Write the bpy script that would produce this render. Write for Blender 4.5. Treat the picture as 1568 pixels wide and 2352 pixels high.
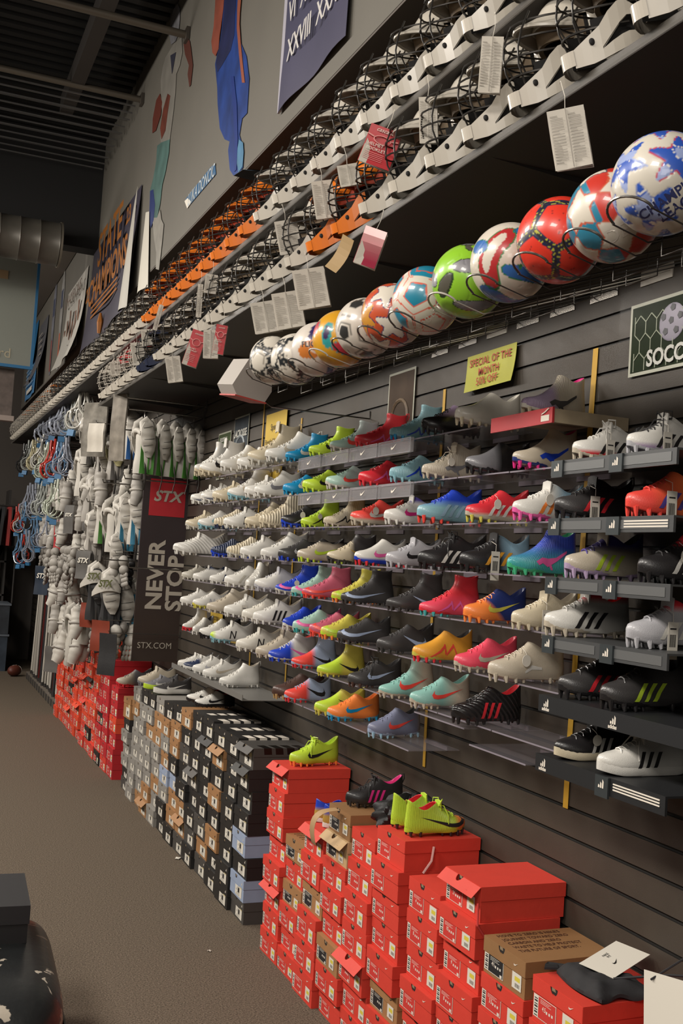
import bpy, bmesh, math, random
import numpy as np
from mathutils import Vector, Matrix
random.seed(7)
C = bpy.context.scene.collection
for o in list(bpy.data.objects): bpy.data.objects.remove(o)

# ---------------------------------------------------------------- camera
FPX, YAW, PITCH, ROLL, CW, CH = 2441.77, .390369749, .050328488, .0636779822, 2.2298, 2.0
FW = Vector((math.sin(YAW)*math.cos(PITCH), math.cos(YAW)*math.cos(PITCH), math.sin(PITCH)))
R0 = FW.cross(Vector((0, 0, 1))).normalized(); U0 = R0.cross(FW)
RT = math.cos(ROLL)*R0 + math.sin(ROLL)*U0
UP = -math.sin(ROLL)*R0 + math.cos(ROLL)*U0
CP = Vector((-CW, 0, CH))
cam_d = bpy.data.cameras.new('camera'); cam = bpy.data.objects.new('camera', cam_d); C.objects.link(cam)
cam.matrix_world = Matrix(((RT.x, UP.x, -FW.x, CP.x), (RT.y, UP.y, -FW.y, CP.y), (RT.z, UP.z, -FW.z, CP.z), (0, 0, 0, 1)))
cam_d.sensor_fit = 'VERTICAL'; cam_d.sensor_height = 36; cam_d.lens = FPX/2352*36
cam_d.clip_start = .05; cam_d.clip_end = 100
cam_d.dof.use_dof = False
S = bpy.context.scene
S.camera = cam

# ---------------------------------------------------------------- world, lights, exposure
w = bpy.data.worlds.new('world'); S.world = w; w.use_nodes = True
w.node_tree.nodes['Background'].inputs[0].default_value = (1.0, .95, .88, 1)
w.node_tree.nodes['Background'].inputs[1].default_value = .09
S.view_settings.view_transform = 'Standard'; S.view_settings.look = 'None'
S.view_settings.gamma = 1; S.view_settings.use_curve_mapping = False
S.view_settings.exposure = -0.14
S.cycles.transparent_max_bounces = 40
S.cycles.max_bounces = 5
S.cycles.caustics_reflective = False; S.cycles.caustics_refractive = False
def area(name, loc, sx, sy, power, col, rot=(0, 0, 0)):
    l = bpy.data.lights.new(name, 'AREA'); l.shape = 'RECTANGLE'; l.size = sx; l.size_y = sy; l.energy = power; l.color = col
    o = bpy.data.objects.new(name, l); C.objects.link(o); o.location = loc; o.rotation_euler = rot
    return o
WARM = (1.0, .935, .85)
for i, y in enumerate((-.8, 2.6, 6.0, 9.4, 12.8, 16.4)):
    area('ceiling_and_fill_lamp', (-4.5, y, 5.0), .8, 1.8, (210, 215, 215, 220, 220, 110)[i], WARM, (0, math.radians(-38), 0))
area('ceiling_and_fill_lamp', (-3.2, -1.8, 3.3), 1.6, 1.0, 42, (1, .94, .86), (math.radians(68), 0, math.radians(-25)))  # unseen fill added behind the camera to brighten faces turned towards it

# ---------------------------------------------------------------- pixel -> point helpers (real planes of the room)
def ray(px, py): return (px-784)*RT + (1176-py)*UP + FPX*FW
def atX(px, py, X): d = ray(px, py); return CP + d*((X-CP.x)/d.x)
def atY(px, py, Y): d = ray(px, py); return CP + d*(Y/d.y)
def atZ(px, py, Z): d = ray(px, py); return CP + d*((Z-CP.z)/d.z)
def proj(p):
    v = Vector(p)-CP; z = v.dot(FW); return 784+FPX*v.dot(RT)/z, 1176-FPX*v.dot(UP)/z, FPX/z
def Yof(px, X, Z):
    a, b = .8, 30.
    for _ in range(40):
        m = (a+b)/2
        if proj((X, m, Z))[0] > px: a = m
        else: b = m
    return (a+b)/2

# ---------------------------------------------------------------- materials
def lin(c):
    if isinstance(c, str):
        c = c.lstrip('#'); c = [int(c[i:i+2], 16)/255 for i in (0, 2, 4)]
    return tuple((v/12.92 if v <= .04045 else ((v+.055)/1.055)**2.4) for v in c) + (1,)
MATS = {}
def mat(name, col, rough=.6, metal=0, spec=.5, bump=0, bscale=200, var=0, vscale=30, alpha=1, trans=0, coat=0, col2=None, kind=None, emit=0):
    key = (name, str(col), rough, metal, bump, bscale, var, vscale, alpha, trans, coat, str(col2), kind, emit)
    if key in MATS: return MATS[key]
    m = bpy.data.materials.new(name); m.use_nodes = True; n = m.node_tree.nodes; L = m.node_tree.links
    b = n['Principled BSDF']; b.inputs['Roughness'].default_value = rough; b.inputs['Metallic'].default_value = metal
    b.inputs['Specular IOR Level'].default_value = spec; b.inputs['Base Color'].default_value = lin(col)
    b.inputs['Coat Weight'].default_value = coat; b.inputs['Coat Roughness'].default_value = .15
    b.inputs['Transmission Weight'].default_value = trans
    tc = n.new('ShaderNodeTexCoord'); out = b.inputs['Base Color']; src = None
    if col2 is not None:
        sp = n.new('ShaderNodeSeparateXYZ'); L.new(tc.outputs['Object'], sp.inputs[0])
        mr = n.new('ShaderNodeMapRange'); mr.clamp = True
        ax, lo, hi = kind
        if ax == 'D':   # diagonal split
            ad = n.new('ShaderNodeMath'); ad.operation = 'MULTIPLY_ADD'; L.new(sp.outputs['Z'], ad.inputs[0]); ad.inputs[1].default_value = 1.3
            L.new(sp.outputs['X'], ad.inputs[2]); L.new(ad.outputs[0], mr.inputs[0])
        else: L.new(sp.outputs[ax], mr.inputs[0])
        mr.inputs[1].default_value = lo; mr.inputs[2].default_value = hi
        mx = n.new('ShaderNodeMix'); mx.data_type = 'RGBA'; L.new(mr.outputs[0], mx.inputs[0])
        mx.inputs[6].default_value = lin(col); mx.inputs[7].default_value = lin(col2); L.new(mx.outputs[2], out); src = mx.outputs[2]
    if var:
        nz = n.new('ShaderNodeTexNoise'); nz.inputs['Scale'].default_value = vscale; nz.inputs['Detail'].default_value = 5
        L.new(tc.outputs['Object'], nz.inputs['Vector'])
        mr2 = n.new('ShaderNodeMapRange'); mr2.inputs[1].default_value = .3; mr2.inputs[2].default_value = .7
        mr2.inputs[3].default_value = 1-var; mr2.inputs[4].default_value = 1+var*.6; L.new(nz.outputs['Fac'], mr2.inputs[0])
        hs = n.new('ShaderNodeHueSaturation'); L.new(mr2.outputs[0], hs.inputs['Value'])
        if src: L.new(src, hs.inputs['Color'])
        else: hs.inputs['Color'].default_value = lin(col)
        L.new(hs.outputs[0], out)
    if bump:
        nz = n.new('ShaderNodeTexNoise'); nz.inputs['Scale'].default_value = bscale; nz.inputs['Detail'].default_value = 3
        L.new(tc.outputs['Object'], nz.inputs['Vector'])
        bp = n.new('ShaderNodeBump'); bp.inputs['Strength'].default_value = min(1, bump); bp.inputs['Distance'].default_value = .003
        L.new(nz.outputs['Fac'], bp.inputs['Height']); L.new(bp.outputs[0], b.inputs['Normal'])
    if alpha < 1: b.inputs['Alpha'].default_value = alpha
    if emit: b.inputs['Emission Color'].default_value = lin(col); b.inputs['Emission Strength'].default_value = emit
    MATS[key] = m
    return m
def wavebump(m, scale, strength=.5, dirn='X', dist=.002):
    n = m.node_tree.nodes; L = m.node_tree.links; b = n['Principled BSDF']
    tc = n.new('ShaderNodeTexCoord'); wv = n.new('ShaderNodeTexWave'); wv.bands_direction = dirn
    wv.inputs['Scale'].default_value = scale; wv.inputs['Distortion'].default_value = 1.2
    L.new(tc.outputs['Object'], wv.inputs['Vector']); bp = n.new('ShaderNodeBump')
    bp.inputs['Strength'].default_value = strength; bp.inputs['Distance'].default_value = dist
    L.new(wv.outputs['Fac'], bp.inputs['Height']); L.new(bp.outputs[0], b.inputs['Normal'])
    return m

# ---------------------------------------------------------------- mesh builder
class MB:
    def __init__(s): s.v = []; s.f = []; s.m = []; s.mi = 0; s.M = Matrix.Identity(4)
    def add(s, vs, fs, mi=None):
        k = len(s.v); s.v += [tuple(s.M @ Vector(v)) for v in vs]
        s.f += [tuple(i+k for i in f) for f in fs]; s.m += [s.mi if mi is None else mi]*len(fs)
        return s
    def box(s, x0, x1, y0, y1, z0, z1, mi=None):
        return s.add([(x0,y0,z0),(x1,y0,z0),(x1,y1,z0),(x0,y1,z0),(x0,y0,z1),(x1,y0,z1),(x1,y1,z1),(x0,y1,z1)],
                     [(0,3,2,1),(4,5,6,7),(0,1,5,4),(1,2,6,5),(2,3,7,6),(3,0,4,7)], mi)
    def tube(s, pts, r, seg=6, closed=False, mi=None, cap=True, sx=1):
        pts = [Vector(p) for p in pts]; n = len(pts); rs = r if isinstance(r, (list, tuple)) else [r]*n
        vs = []; prev = None
        for i, p in enumerate(pts):
            a = pts[(i-1) % n] if (closed or i) else p; b = pts[(i+1) % n] if (closed or i < n-1) else p
            t = (b-a).normalized() if (b-a).length > 1e-9 else Vector((0, 0, 1))
            if prev is None: u = t.orthogonal().normalized()
            else:
                u = prev - t*prev.dot(t); u = u.normalized() if u.length > 1e-6 else t.orthogonal().normalized()
            prev = u; w_ = t.cross(u)
            for k in range(seg):
                an = 2*math.pi*k/seg; vs.append(p + rs[i]*(math.cos(an)*u + sx*math.sin(an)*w_))
        fs = []
        for i in range(n if closed else n-1):
            j = (i+1) % n
            for k in range(seg): fs.append((i*seg+k, i*seg+(k+1) % seg, j*seg+(k+1) % seg, j*seg+k))
        if cap and not closed: fs += [tuple(range(seg))[::-1], tuple(range((n-1)*seg, n*seg))]
        return s.add(vs, fs, mi)
    def grid(s, fn, nu, nv, mi=None, cu=False):
        vs = [fn(i/(nu if cu else nu-1), j/(nv-1)) for i in range(nu) for j in range(nv)]
        fs = []
        for i in range(nu if cu else nu-1):
            for j in range(nv-1):
                i2 = (i+1) % nu; fs.append((i*nv+j, i2*nv+j, i2*nv+j+1, i*nv+j+1))
        return s.add(vs, fs, mi)
    def sheet(s, fn, nu, nv, th, mi=None):   # thick sheet: fn gives (point, normal)
        A = [[fn(i/(nu-1), j/(nv-1)) for j in range(nv)] for i in range(nu)]
        vs = []
        for i in range(nu):
            for j in range(nv): p, nn = A[i][j]; vs.append(Vector(p)+Vector(nn)*th/2)
        for i in range(nu):
            for j in range(nv): p, nn = A[i][j]; vs.append(Vector(p)-Vector(nn)*th/2)
        N = nu*nv; fs = []
        for i in range(nu-1):
            for j in range(nv-1):
                a, b, c, d = i*nv+j, (i+1)*nv+j, (i+1)*nv+j+1, i*nv+j+1
                fs += [(a, b, c, d), (a+N, d+N, c+N, b+N)]
        for j in range(nv-1):
            a, b = j, j+1; fs.append((a, b, b+N, a+N)); a, b = (nu-1)*nv+j, (nu-1)*nv+j+1; fs.append((b, a, a+N, b+N))
        for i in range(nu-1):
            a, b = i*nv, (i+1)*nv; fs.append((b, a, a+N, b+N)); a, b = i*nv+nv-1, (i+1)*nv+nv-1; fs.append((a, b, b+N, a+N))
        return s.add(vs, fs, mi)
    def ell(s, c, r, nu=14, nv=9, mi=None, R=None):
        c = Vector(c); vs = []; fs = []
        for j in range(nv):
            ph = math.pi*(j/(nv-1)-.5)
            for i in range(nu):
                th = 2*math.pi*i/nu
                p = Vector((r[0]*math.cos(ph)*math.cos(th), r[1]*math.cos(ph)*math.sin(th), r[2]*math.sin(ph)))
                vs.append(c + (R @ p if R else p))
        for j in range(nv-1):
            for i in range(nu): fs.append((j*nu+i, j*nu+(i+1) % nu, (j+1)*nu+(i+1) % nu, (j+1)*nu+i))
        return s.add(vs, fs, mi)
    def prism(s, poly, fn0, fn1, mi=None):   # polygon of 2-D points extruded between two maps
        n = len(poly); vs = [fn0(*p) for p in poly]+[fn1(*p) for p in poly]
        return s.add(vs, [tuple(range(n)), tuple(range(2*n-1, n-1, -1))]+[(i, i+n, (i+1) % n+n, (i+1) % n) for i in range(n)], mi)
    def mesh(s, name, mats, smooth=False):
        me = bpy.data.meshes.new(name); me.from_pydata(s.v, [], s.f)
        for m in mats: me.materials.append(m)
        me.polygons.foreach_set('material_index', s.m)
        if smooth: me.polygons.foreach_set('use_smooth', [True]*len(s.f))
        me.update(); bm = bmesh.new(); bm.from_mesh(me); bmesh.ops.recalc_face_normals(bm, faces=bm.faces); bm.to_mesh(me); bm.free()
        if smooth:
            try: me.set_sharp_from_angle(angle=math.radians(50))
            except Exception: pass
        return me
    def obj(s, name, mats, parent=None, smooth=False):
        if not isinstance(mats, (list, tuple)): mats = [mats]
        return link(name, s.mesh(name, mats, smooth), parent)
def link(name, me, parent=None, mats=None):
    o = bpy.data.objects.new(name, me); C.objects.link(o)
    if parent: o.parent = parent
    if mats:
        for i, m in enumerate(mats):
            if m is None: continue
            o.material_slots[i].link = 'OBJECT'; o.material_slots[i].material = m
    return o
LABELS = {}
def tag(o, label, cat, group=None, kind=None):
    o['label'] = label; o['category'] = cat
    if group: o['group'] = group
    if kind: o['kind'] = kind
    LABELS.setdefault(label, []).append(o.name)
    return o
def thing(name, label, cat, loc=(0, 0, 0), rot=(0, 0, 0), group=None, scale=None):
    o = bpy.data.objects.new(name, None); o.empty_display_size = .1; C.objects.link(o); o.location = loc; o.rotation_euler = rot
    if scale: o.scale = scale if isinstance(scale, (tuple, list)) else (scale,)*3
    return tag(o, label, cat, group)
def struct(name, mb, m, smooth=False):
    o = mb.obj(name, m, None, smooth); o['kind'] = 'structure'; return o
ORD = ['', 'first', 'second', 'third', 'fourth', 'fifth', 'sixth', 'seventh', 'eighth', 'ninth', 'tenth', 'eleventh', 'twelfth',
       'thirteenth', 'fourteenth', 'fifteenth', 'sixteenth', 'seventeenth', 'eighteenth', 'nineteenth', 'twentieth']
def ordn(i):
    if i <= 20: return ORD[i]
    t = {2: 'twenty', 3: 'thirty', 4: 'forty', 5: 'fifty', 6: 'sixty'}[i//10]
    return {2: 'twentieth', 3: 'thirtieth', 4: 'fortieth', 5: 'fiftieth', 6: 'sixtieth'}[i//10] if i % 10 == 0 else t+'-'+ORD[i % 10]
def text_mesh(txt, size, extr=.0004, shear=0, bold=0, space=1, align='CENTER', line=1.0, sx=1):
    cu = bpy.data.curves.new('writing', 'FONT'); cu.body = txt; cu.size = size; cu.extrude = extr; cu.shear = shear; cu.offset = bold
    cu.align_x = align; cu.align_y = 'CENTER'; cu.space_character = space; cu.space_line = line; cu.resolution_u = 3
    o = bpy.data.objects.new('writing', cu); C.objects.link(o); dg = bpy.context.evaluated_depsgraph_get()
    me = bpy.data.meshes.new_from_object(o.evaluated_get(dg)); bpy.data.objects.remove(o); bpy.data.curves.remove(cu)
    me.materials.clear()
    if sx != 1:
        for v in me.vertices: v.co.x *= sx
    return me
def basis(xd, yd, loc):
    xd = Vector(xd).normalized(); yd = Vector(yd).normalized(); zd = xd.cross(yd)
    return Matrix(((xd.x, yd.x, zd.x, loc[0]), (xd.y, yd.y, zd.y, loc[1]), (xd.z, yd.z, zd.z, loc[2]), (0, 0, 0, 1)))
WALLX = ((0, -1, 0), (0, 0, 1))      # writing on a face looking to -X
WALLY = ((1, 0, 0), (0, 0, 1))       # writing on a face looking to -Y
def writing(name, txt, size, m, parent, loc, xd, yd, **k):
    me = text_mesh(txt, size, **k); me.materials.append(m); me.name = name
    o = link(name, me, parent); M = basis(xd, yd, loc)
    o.matrix_local = M
    return o

# ================================================================ SETTING
Y0, Y1, XL = -2.0, 19.5, -7.0
m_carpet = mat('carpet', '#665b4f', .95, bump=1, bscale=150, var=.62, vscale=130, spec=.1)
n = m_carpet.node_tree.nodes; L = m_carpet.node_tree.links     # broad worn and stained patches over the pile
fl = MB(); fl.grid(lambda u, v: (XL+u*(-XL+.6), Y0+v*(Y1-Y0), 0), 2, 2); struct('floor', fl, m_carpet)
# slatwall: one long board with horizontal grooves every 4 inches
P, T1 = .1016, 2.9332
m_slat = mat('slatwall', '#3a332b', .55, var=.10, vscale=9, bump=.15, bscale=300)
m_slot = mat('slatwall_slot', '#15120f', .6)
prof = [(0, 0)]; z = T1-28*P
while z < 4.30:
    if z-.006 > 0: prof += [(0, z-.006), (.009, z-.006), (.009, z+.006), (0, z+.006)]
    z += P
prof += [(0, 4.42)]
sw = MB()
vs = [(x, yy, zz) for yy in (Y0, Y1) for x, zz in prof]; npf = len(prof)
for i in range(npf-1):
    sw.add([vs[i], vs[i+1], vs[npf+i+1], vs[npf+i]], [(0, 1, 2, 3)], 0 if prof[i][0] == prof[i+1][0] == 0 else 1)
sw.add([(.05, Y0, 0), (.05, Y0, 4.42), (.05, Y1, 4.42), (.05, Y1, 0)], [(0, 1, 2, 3)], 0)
struct('wall_right', sw, [m_slat, m_slot])
XS, ZS, ZC = -.45, 4.40, 6.62
m_upper = mat('painted_wall', '#5f5b53', .7, bump=.12, bscale=120, var=.06, vscale=2)
m_dark = mat('dark_paint', '#2e2a27', .7)
up = MB(); up.box(XS, .6, Y0, Y1, ZS, ZC, 0); up.box(XS+.002, .55, Y0, Y1, ZS-.012, ZS-.001, 1)
struct('wall_right_upper', up, [m_upper, mat('soffit_paint', '#57504a', .8)])
ce = MB(); ce.box(XL, .6, Y0, Y1, ZC, ZC+.1, 0)
for i in range(90):
    y = 5.2+i*.16
    ce.box(XL, XS, y, y+.08, ZC-.035, ZC, 0)
struct('ceiling', ce, mat('ceiling_deck', '#100f0e', .6))
hb = MB(); hb.box(XL, XS, 11.95, 12.2, 5.34, ZC-.04); struct('wall_header', hb, mat('header_paint', '#0d0c0c', .8))
wb = MB(); wb.box(XL, .6, Y1, Y1+.1, 0, ZC); struct('wall_back', wb, mat('back_paint', '#4a443f', .8))
wl = MB(); wl.box(XL-.1, XL, Y0, Y1, 0, ZC); struct('wall_left', wl, m_upper)
tr = MB(); tr.box(XL, XS-.01, 12.2, Y1-.01, 5.75, 5.8); struct('ceiling_far', tr, mat('far_ceiling', '#6b645c', .8))

# ceiling joists, slats, duct
for k, (y, z0, lab) in enumerate(((8.1, 6.08, 'nearer of two dusty steel pipes crossing under the dark ceiling'), (9.85, 6.24, 'farther steel pipe crossing under the dark ceiling before the slats'))):
    t = thing('ceiling_pipe', lab, 'pipe', (0, y, z0), group='pipes under the ceiling')
    MB().tube([(XS+.01, 0, 0), (XL+.02, 0, 0)], .03, 10).obj('pipe', mat('dusty_steel', '#575046', .5, .3), t, True)
    MB().box(XS-.004+.0, XS-.03, -.05, .05, -.05, .05).obj('wall_flange', mat('flange_steel', '#4d4740', .5, .3), t)
for k in range(15):
    y = 9.98+k*.125
    o = MB().box(XL+.05, XS-.05, -.008, .008, -.006, .006).obj('ceiling_slat', mat('bright_slat', '#8c8a88', .3, .8))
    o.location = (0, y, 6.22-.02*(k % 3)); tag(o, f'thin metal ceiling slat, {ordn(k+1)} of the row past the pipes', 'slat', 'thin metal slats under the ceiling')
o = MB().box(-1.12, -1.0, -1.6, 1.6, -.06, .12).obj('cable_tray', mat('tray_steel', '#3a3633', .5, .4)); o.location = (0, 9.0, 6.3)
tag(o, 'dark cable tray running along under the ceiling at upper left', 'cable tray')
t = thing('air_duct', 'round spiral sheet metal air duct below the dark ceiling header', 'air duct', (-.93, 11.5, 5.2))
d = MB(); pts = []; rs = []
for i in range(26):
    x = -i*.2; pts += [(x, 0, 0), (x-.01, 0, 0), (x-.02, 0, 0)]; rs += [.225, .232, .225]
d.tube(pts, rs, 28); d.obj('duct_body', mat('galvanised', '#55514a', .42, .35, var=.15, vscale=6), t, True)
MB().tube([(.0, 0, 0), (.02, 0, 0)], [.24, .24], 28).obj('end_flange', mat('flange2', '#6d675c', .5, .5), t, True)

# glass board with blue frame and the post below it
t = thing('glass_board', 'large smoky glass board with thin blue frame hanging at far left', 'board', (-1.0, 12.8, 4.08))
MB().box(-3.0, 0, -.01, .01, 0, 1.42).obj('glass_panel', mat('smoky_glass', '#7d8078', .25, alpha=.93), t)
f = MB(); f.box(-3.03, .03, -.02, .02, -.035, 0); f.box(-3.03, .03, -.02, .02, 1.42, 1.45); f.box(0, .03, -.02, .02, 0, 1.42)
f.obj('frame', mat('blue_frame', '#1f5c86', .5), t)
MB().box(-2.5, -.32, -.013, -.011, .98, 1.08).obj('amber_strip', mat('amber', '#8a7355', .5), t)
writing('faint_lettering', 'squird', .16, mat('faint_letter', '#98907a', .6), t, (-.42, -.014, .12), *WALLY)
t = thing('wall_post', 'brown scuffed post below the glass board at far left', 'post', (-1.25, 13.0, 3.5))
MB().box(-.11, .1, -.05, .05, 0, .55).obj('post_shaft', mat('scuffed_post', '#5a4f49', .7, var=.3, vscale=12), t)
MB().box(-.15, .13, -.07, .06, -.06, 0).obj('post_foot', mat('post_foot', '#8d8078', .7), t)

# ================================================================ SHOE BOXES
def box_meshes(W, H, D, lidh=.048, flap=False, notch=True):
    # local: front end at x=-D (towards the aisle), back at x=0, y 0..W, z 0..H
    b = MB(); b.box(-D, 0, .003, W-.003, 0, H-.004)
    l = MB(); t = .0015; hz = H-lidh
    l.box(-D-.003, .003, 0, W, H-t, H)                     # top
    l.box(-D-.003, .003, 0, t, hz, H-t); l.box(-D-.003, .003, W-t, W, hz, H-t); l.box(.003-t, .003, t, W-t, hz, H-t)
    # front end panel with a half round thumb notch at the top edge, left part of the panel
    c = W*.56; r = .019; pts = [(t, hz), (W-t, hz), (W-t, H-t), (c+r, H-t)]
    pts += [(c+r*math.cos(a), H-t-1.15*r*math.sin(a)) for a in [math.pi*k/10 for k in range(1, 10)]] + [(c-r, H-t), (t, H-t)]
    if flap:
        fx = lambda y, zz: (-D-.004-(H-zz)*.75, y, H-(H-zz)*.72)
        l.prism(pts, fx, lambda y, zz: (-D-.002-(H-zz)*.75, y, H-(H-zz)*.72))
    else: l.prism(pts, lambda y, zz: (-D-.0035, y, zz), lambda y, zz: (-D-.002, y, zz))
    dk = MB(); x = -D-.0015
    dk.add([(x, c-r, H-.0225), (x, c+r, H-.0185), (x, c+r, H-.001), (x, c-r, H-.001)], [(0, 1, 2, 3)])
    for k in range(4):
        dk.add([(x-.0004, c-r*.4+k*.005, H-.012), (x-.0004, c-r*.2+k*.005, H-.012), (x-.0004, c+.001+k*.004, H-.002), (x-.0004, c-.003+k*.004, H-.002)], [(0, 1, 2, 3)], 1)
    return b, l, dk
SW_T = [(.12, .62), (.095, .40), (.17, .30), (.36, .33), (.62, .50), (1, .80)]
SW_B = [(.12, .62), (.02, .28), (.06, .05), (.20, .0), (.42, .10), (1, .80)]
def swoosh_flat(mb, o, xd, yd, s, flip=1):
    o = Vector(o); xd = Vector(xd)*flip; yd = Vector(yd); n_ = xd.cross(yd)*flip*.0004
    T = [o+xd*a*s+yd*b*s*.55+n_ for a, b in SW_T]; B = [o+xd*a*s+yd*b*s*.55+n_ for a, b in SW_B]
    k = len(T); mb.add(T+B, [(i, i+1, k+i+1, k+i) for i in range(k-1)])
RED, REDL, DRED = '#cb3a2c', '#d6402f', '#b01c24'
cardb = {'red': RED, 'darkred': DRED, 'orange': '#d44426', 'black': '#232120', 'charcoal': '#45423f', 'brown': '#9a7048', 'tan': '#b99a70',
         'grey': '#85817b', 'blue': '#8f9cb4', 'kraft': '#8a6540', 'pale': '#9a9690'}
side_c = {'blue': '#8d7680'}
def card(k): return mat('card_'+k, cardb[k], .62 if k not in ('black', 'charcoal') else .5, var=.05, vscale=14, bump=.1, bscale=90)
m_inside = mat('box_inside', '#1a1210', .9); m_tissue = mat('tissue', '#8d7a60', .8)
m_white = mat('paper_white', '#cfc9bd', .7); m_ink = mat('ink', '#1c1a1a', .7); m_yel = mat('paper_yellow', '#c9b93f', .7)
m_lred = mat('label_red', '#c2352f', .6); m_lblk = mat('label_black', '#1d1d1f', .6); m_lgry = mat('label_grey', '#a7a196', .7)
m_swW = mat('mark_white', '#d8cfc2', .6); m_swK = mat('mark_black', '#1b1817', .6)
_bm = {}
def label_meshes(style, W, H, D):
    key = ('lab', style, W, H, D)
    if key in _bm: return _bm[key]
    x = -D-.0012; z0, z1 = H*.10, H*.60
    a = MB()
    def q(y0, y1, za, zb, mi, dx=0): a.add([(x-dx, y0, za), (x-dx, y1, za), (x-dx, y1, zb), (x-dx, y0, zb)], [(0, 1, 2, 3)], mi)
    if style == 'nike':      # seen from the aisle, far side (+y) is on the left
        yl = W*.97; q(yl-W*.46, yl, z0, z1, 0)
        q(yl-W*.45, yl-W*.10, z0+.002, z1-.002, 1, .0002)
        for k in range(7): zz = z0+.004+k*(z1-z0-.008)/7; q(yl-W*.085, yl-W*.02, zz, zz+.003+.002*(k % 2), 2, .0003)
        q(yl-W*.43, yl-W*.38, z0+.003, z0+.012, 0, .0004)
        for k in range(3): zz = z1-.008-k*.0045; q(yl-W*(.36-.04*(k % 2)), yl-W*.14, zz, zz+.0012, 0, .0004)
        for k in range(3): q(yl-W*.40+k*W*.055, yl-W*.37+k*W*.055, (z0+z1)/2-.006, (z0+z1)/2+.002, 0, .0004)
    elif style == 'adidas':
        y1 = W*.60; z1 = H*.54; q(y1-W*.46, y1, z0, z1, 0); q(y1-W*.46, y1-W*.29, z1*.98, H*.72, 3)
        for k in range(6): zz = z0+.006+k*.008; q(y1-W*.32, y1-W*(.06+.05*(k % 3)), zz, zz+.002, 2, .0003)
        q(y1-W*.30, y1-W*.20, z0+.02, z0+.045, 2, .0003)
    me = a.mesh('size_label', [m_white, m_lred, m_ink, mat('label_cream', '#c8b98a', .7)])
    p = MB(); y0 = W*.10; ya = W*.30
    rr = random.Random(hash(style) % 97)
    def q2(y0, y1, za, zb, mi, dx=0): p.add([(x-.0006-dx, y0, za), (x-.0006-dx, y1, za), (x-.0006-dx, y1, zb), (x-.0006-dx, y0, zb)], [(0, 1, 2, 3)], mi)
    q2(y0, y0+W*.21, z0+.004, z1-.004, 0); q2(y0+W*.03, y0+W*.15, (z0+z1)/2, (z0+z1)/2+.014, 1, .0002)
    for k in range(6): q2(y0+W*.04+k*.0045, y0+W*.04+k*.0045+.0022, z0+.01, z0+.022, 2, .0002)
    me2 = p.mesh('price_sticker', [m_white, m_yel, m_ink])
    _bm[key] = (me, me2); return _bm[key]
def get_box(W, H, D, flap):
    key = (round(W, 3), round(H, 4), D, flap)
    if key not in _bm:
        b, l, dk = box_meshes(W, H, D, flap=flap)
        s = MB(); swoosh_flat(s, (-D-.0042, W*.26, H-.030), (0, -1, 0), (0, 0, 1), .024)
        if flap:
            s = MB(); swoosh_flat(s, (-D-.026, W*.26, H-.026), (0, -1, 0), (-.72, 0, .69), .026)
        tri = MB()
        for k in range(3):
            y = W*.16-k*.005; tri.add([(-D-.0042, y, H-.032), (-D-.0042, y-.0035, H-.032), (-D-.0042, y-.0035-.001, H-.026+k*.004), (-D-.0042, y+.001-.003, H-.023+k*.004)], [(0, 1, 2, 3)])
        _bm[key] = (b.mesh('body', [m_white]), l.mesh('lid', [m_white]), dk.mesh('thumb_notch', [m_inside, m_tissue]), s.mesh('check_mark', [m_swW]), tri.mesh('bar_mark', [m_swW]))
    return _bm[key]
def shoe_box(loc, W, H, D, colour, brand, label, rz=0, flap=False, group=None, detail=2, sticker=True):
    t = thing('shoe_box', label, 'shoe box', loc, (0, 0, rz), group)
    b, l, dk, s, tri = get_box(W, H, D, flap)
    body = link('body', b, t, [card(side_c.get(colour, colour)) if colour in cardb else None]) if False else link('body', b, t, [card(colour)])
    lid = link('lid', l, t, [card(colour)])
    if detail >= 1:
        link('thumb_notch', dk, lid)
        la, st = label_meshes(brand, W, H, D)
        lo = link('size_label', la, t, [m_white, m_lblk if colour in ('brown', 'tan', 'kraft') and brand == 'nike' else m_lred, m_ink])
        if sticker and brand == 'nike':
            so = link('price_sticker', st, t); so.location = (0, random.uniform(-.003, .02)*W/.25, random.uniform(-.004, .006))
    if detail >= 2:
        mk = link('check_mark' if brand == 'nike' else 'bar_mark', s if brand == 'nike' else tri, lid,
                  [m_swK if colour in ('brown', 'tan') else m_swW])
    return t
rnd = random.Random(11)
def stack_name(cn, side): return cn
COLN = {}
def column(y, W, n, top, D, brand, colours, where, ci, detail=2, flaps=(), x=-.0, nojit=False, cat=''):
    h = top/n; boxes = []
    for r in range(n):
        c = colours[r] if isinstance(colours, (list, tuple)) else colours
        if r == 0: pos = 'on the floor'
        elif r == n-1: pos = 'topmost'
        else: pos = f'{ordn(r+1)} up'
        cn = {'red': 'red', 'darkred': 'dark red', 'orange': 'orange red', 'kraft': 'kraft brown', 'pale': 'pale grey', 'blue': 'pale blue'}.get(c, c)
        lab = f'{cn} shoe box, {pos}, {ordn(ci)} column from {where}'
        dx = rnd.uniform(-.022, .010) if r < n-1 else rnd.uniform(-.006, .004)
        boxes.append(shoe_box((x-.012+dx, y+rnd.uniform(0, .004), r*h), W, h-.001, D, c, brand, lab, math.radians(rnd.uniform(-1.0, 1.0)), (r in flaps), cat, detail, rnd.random() < .85))
    return boxes
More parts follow.
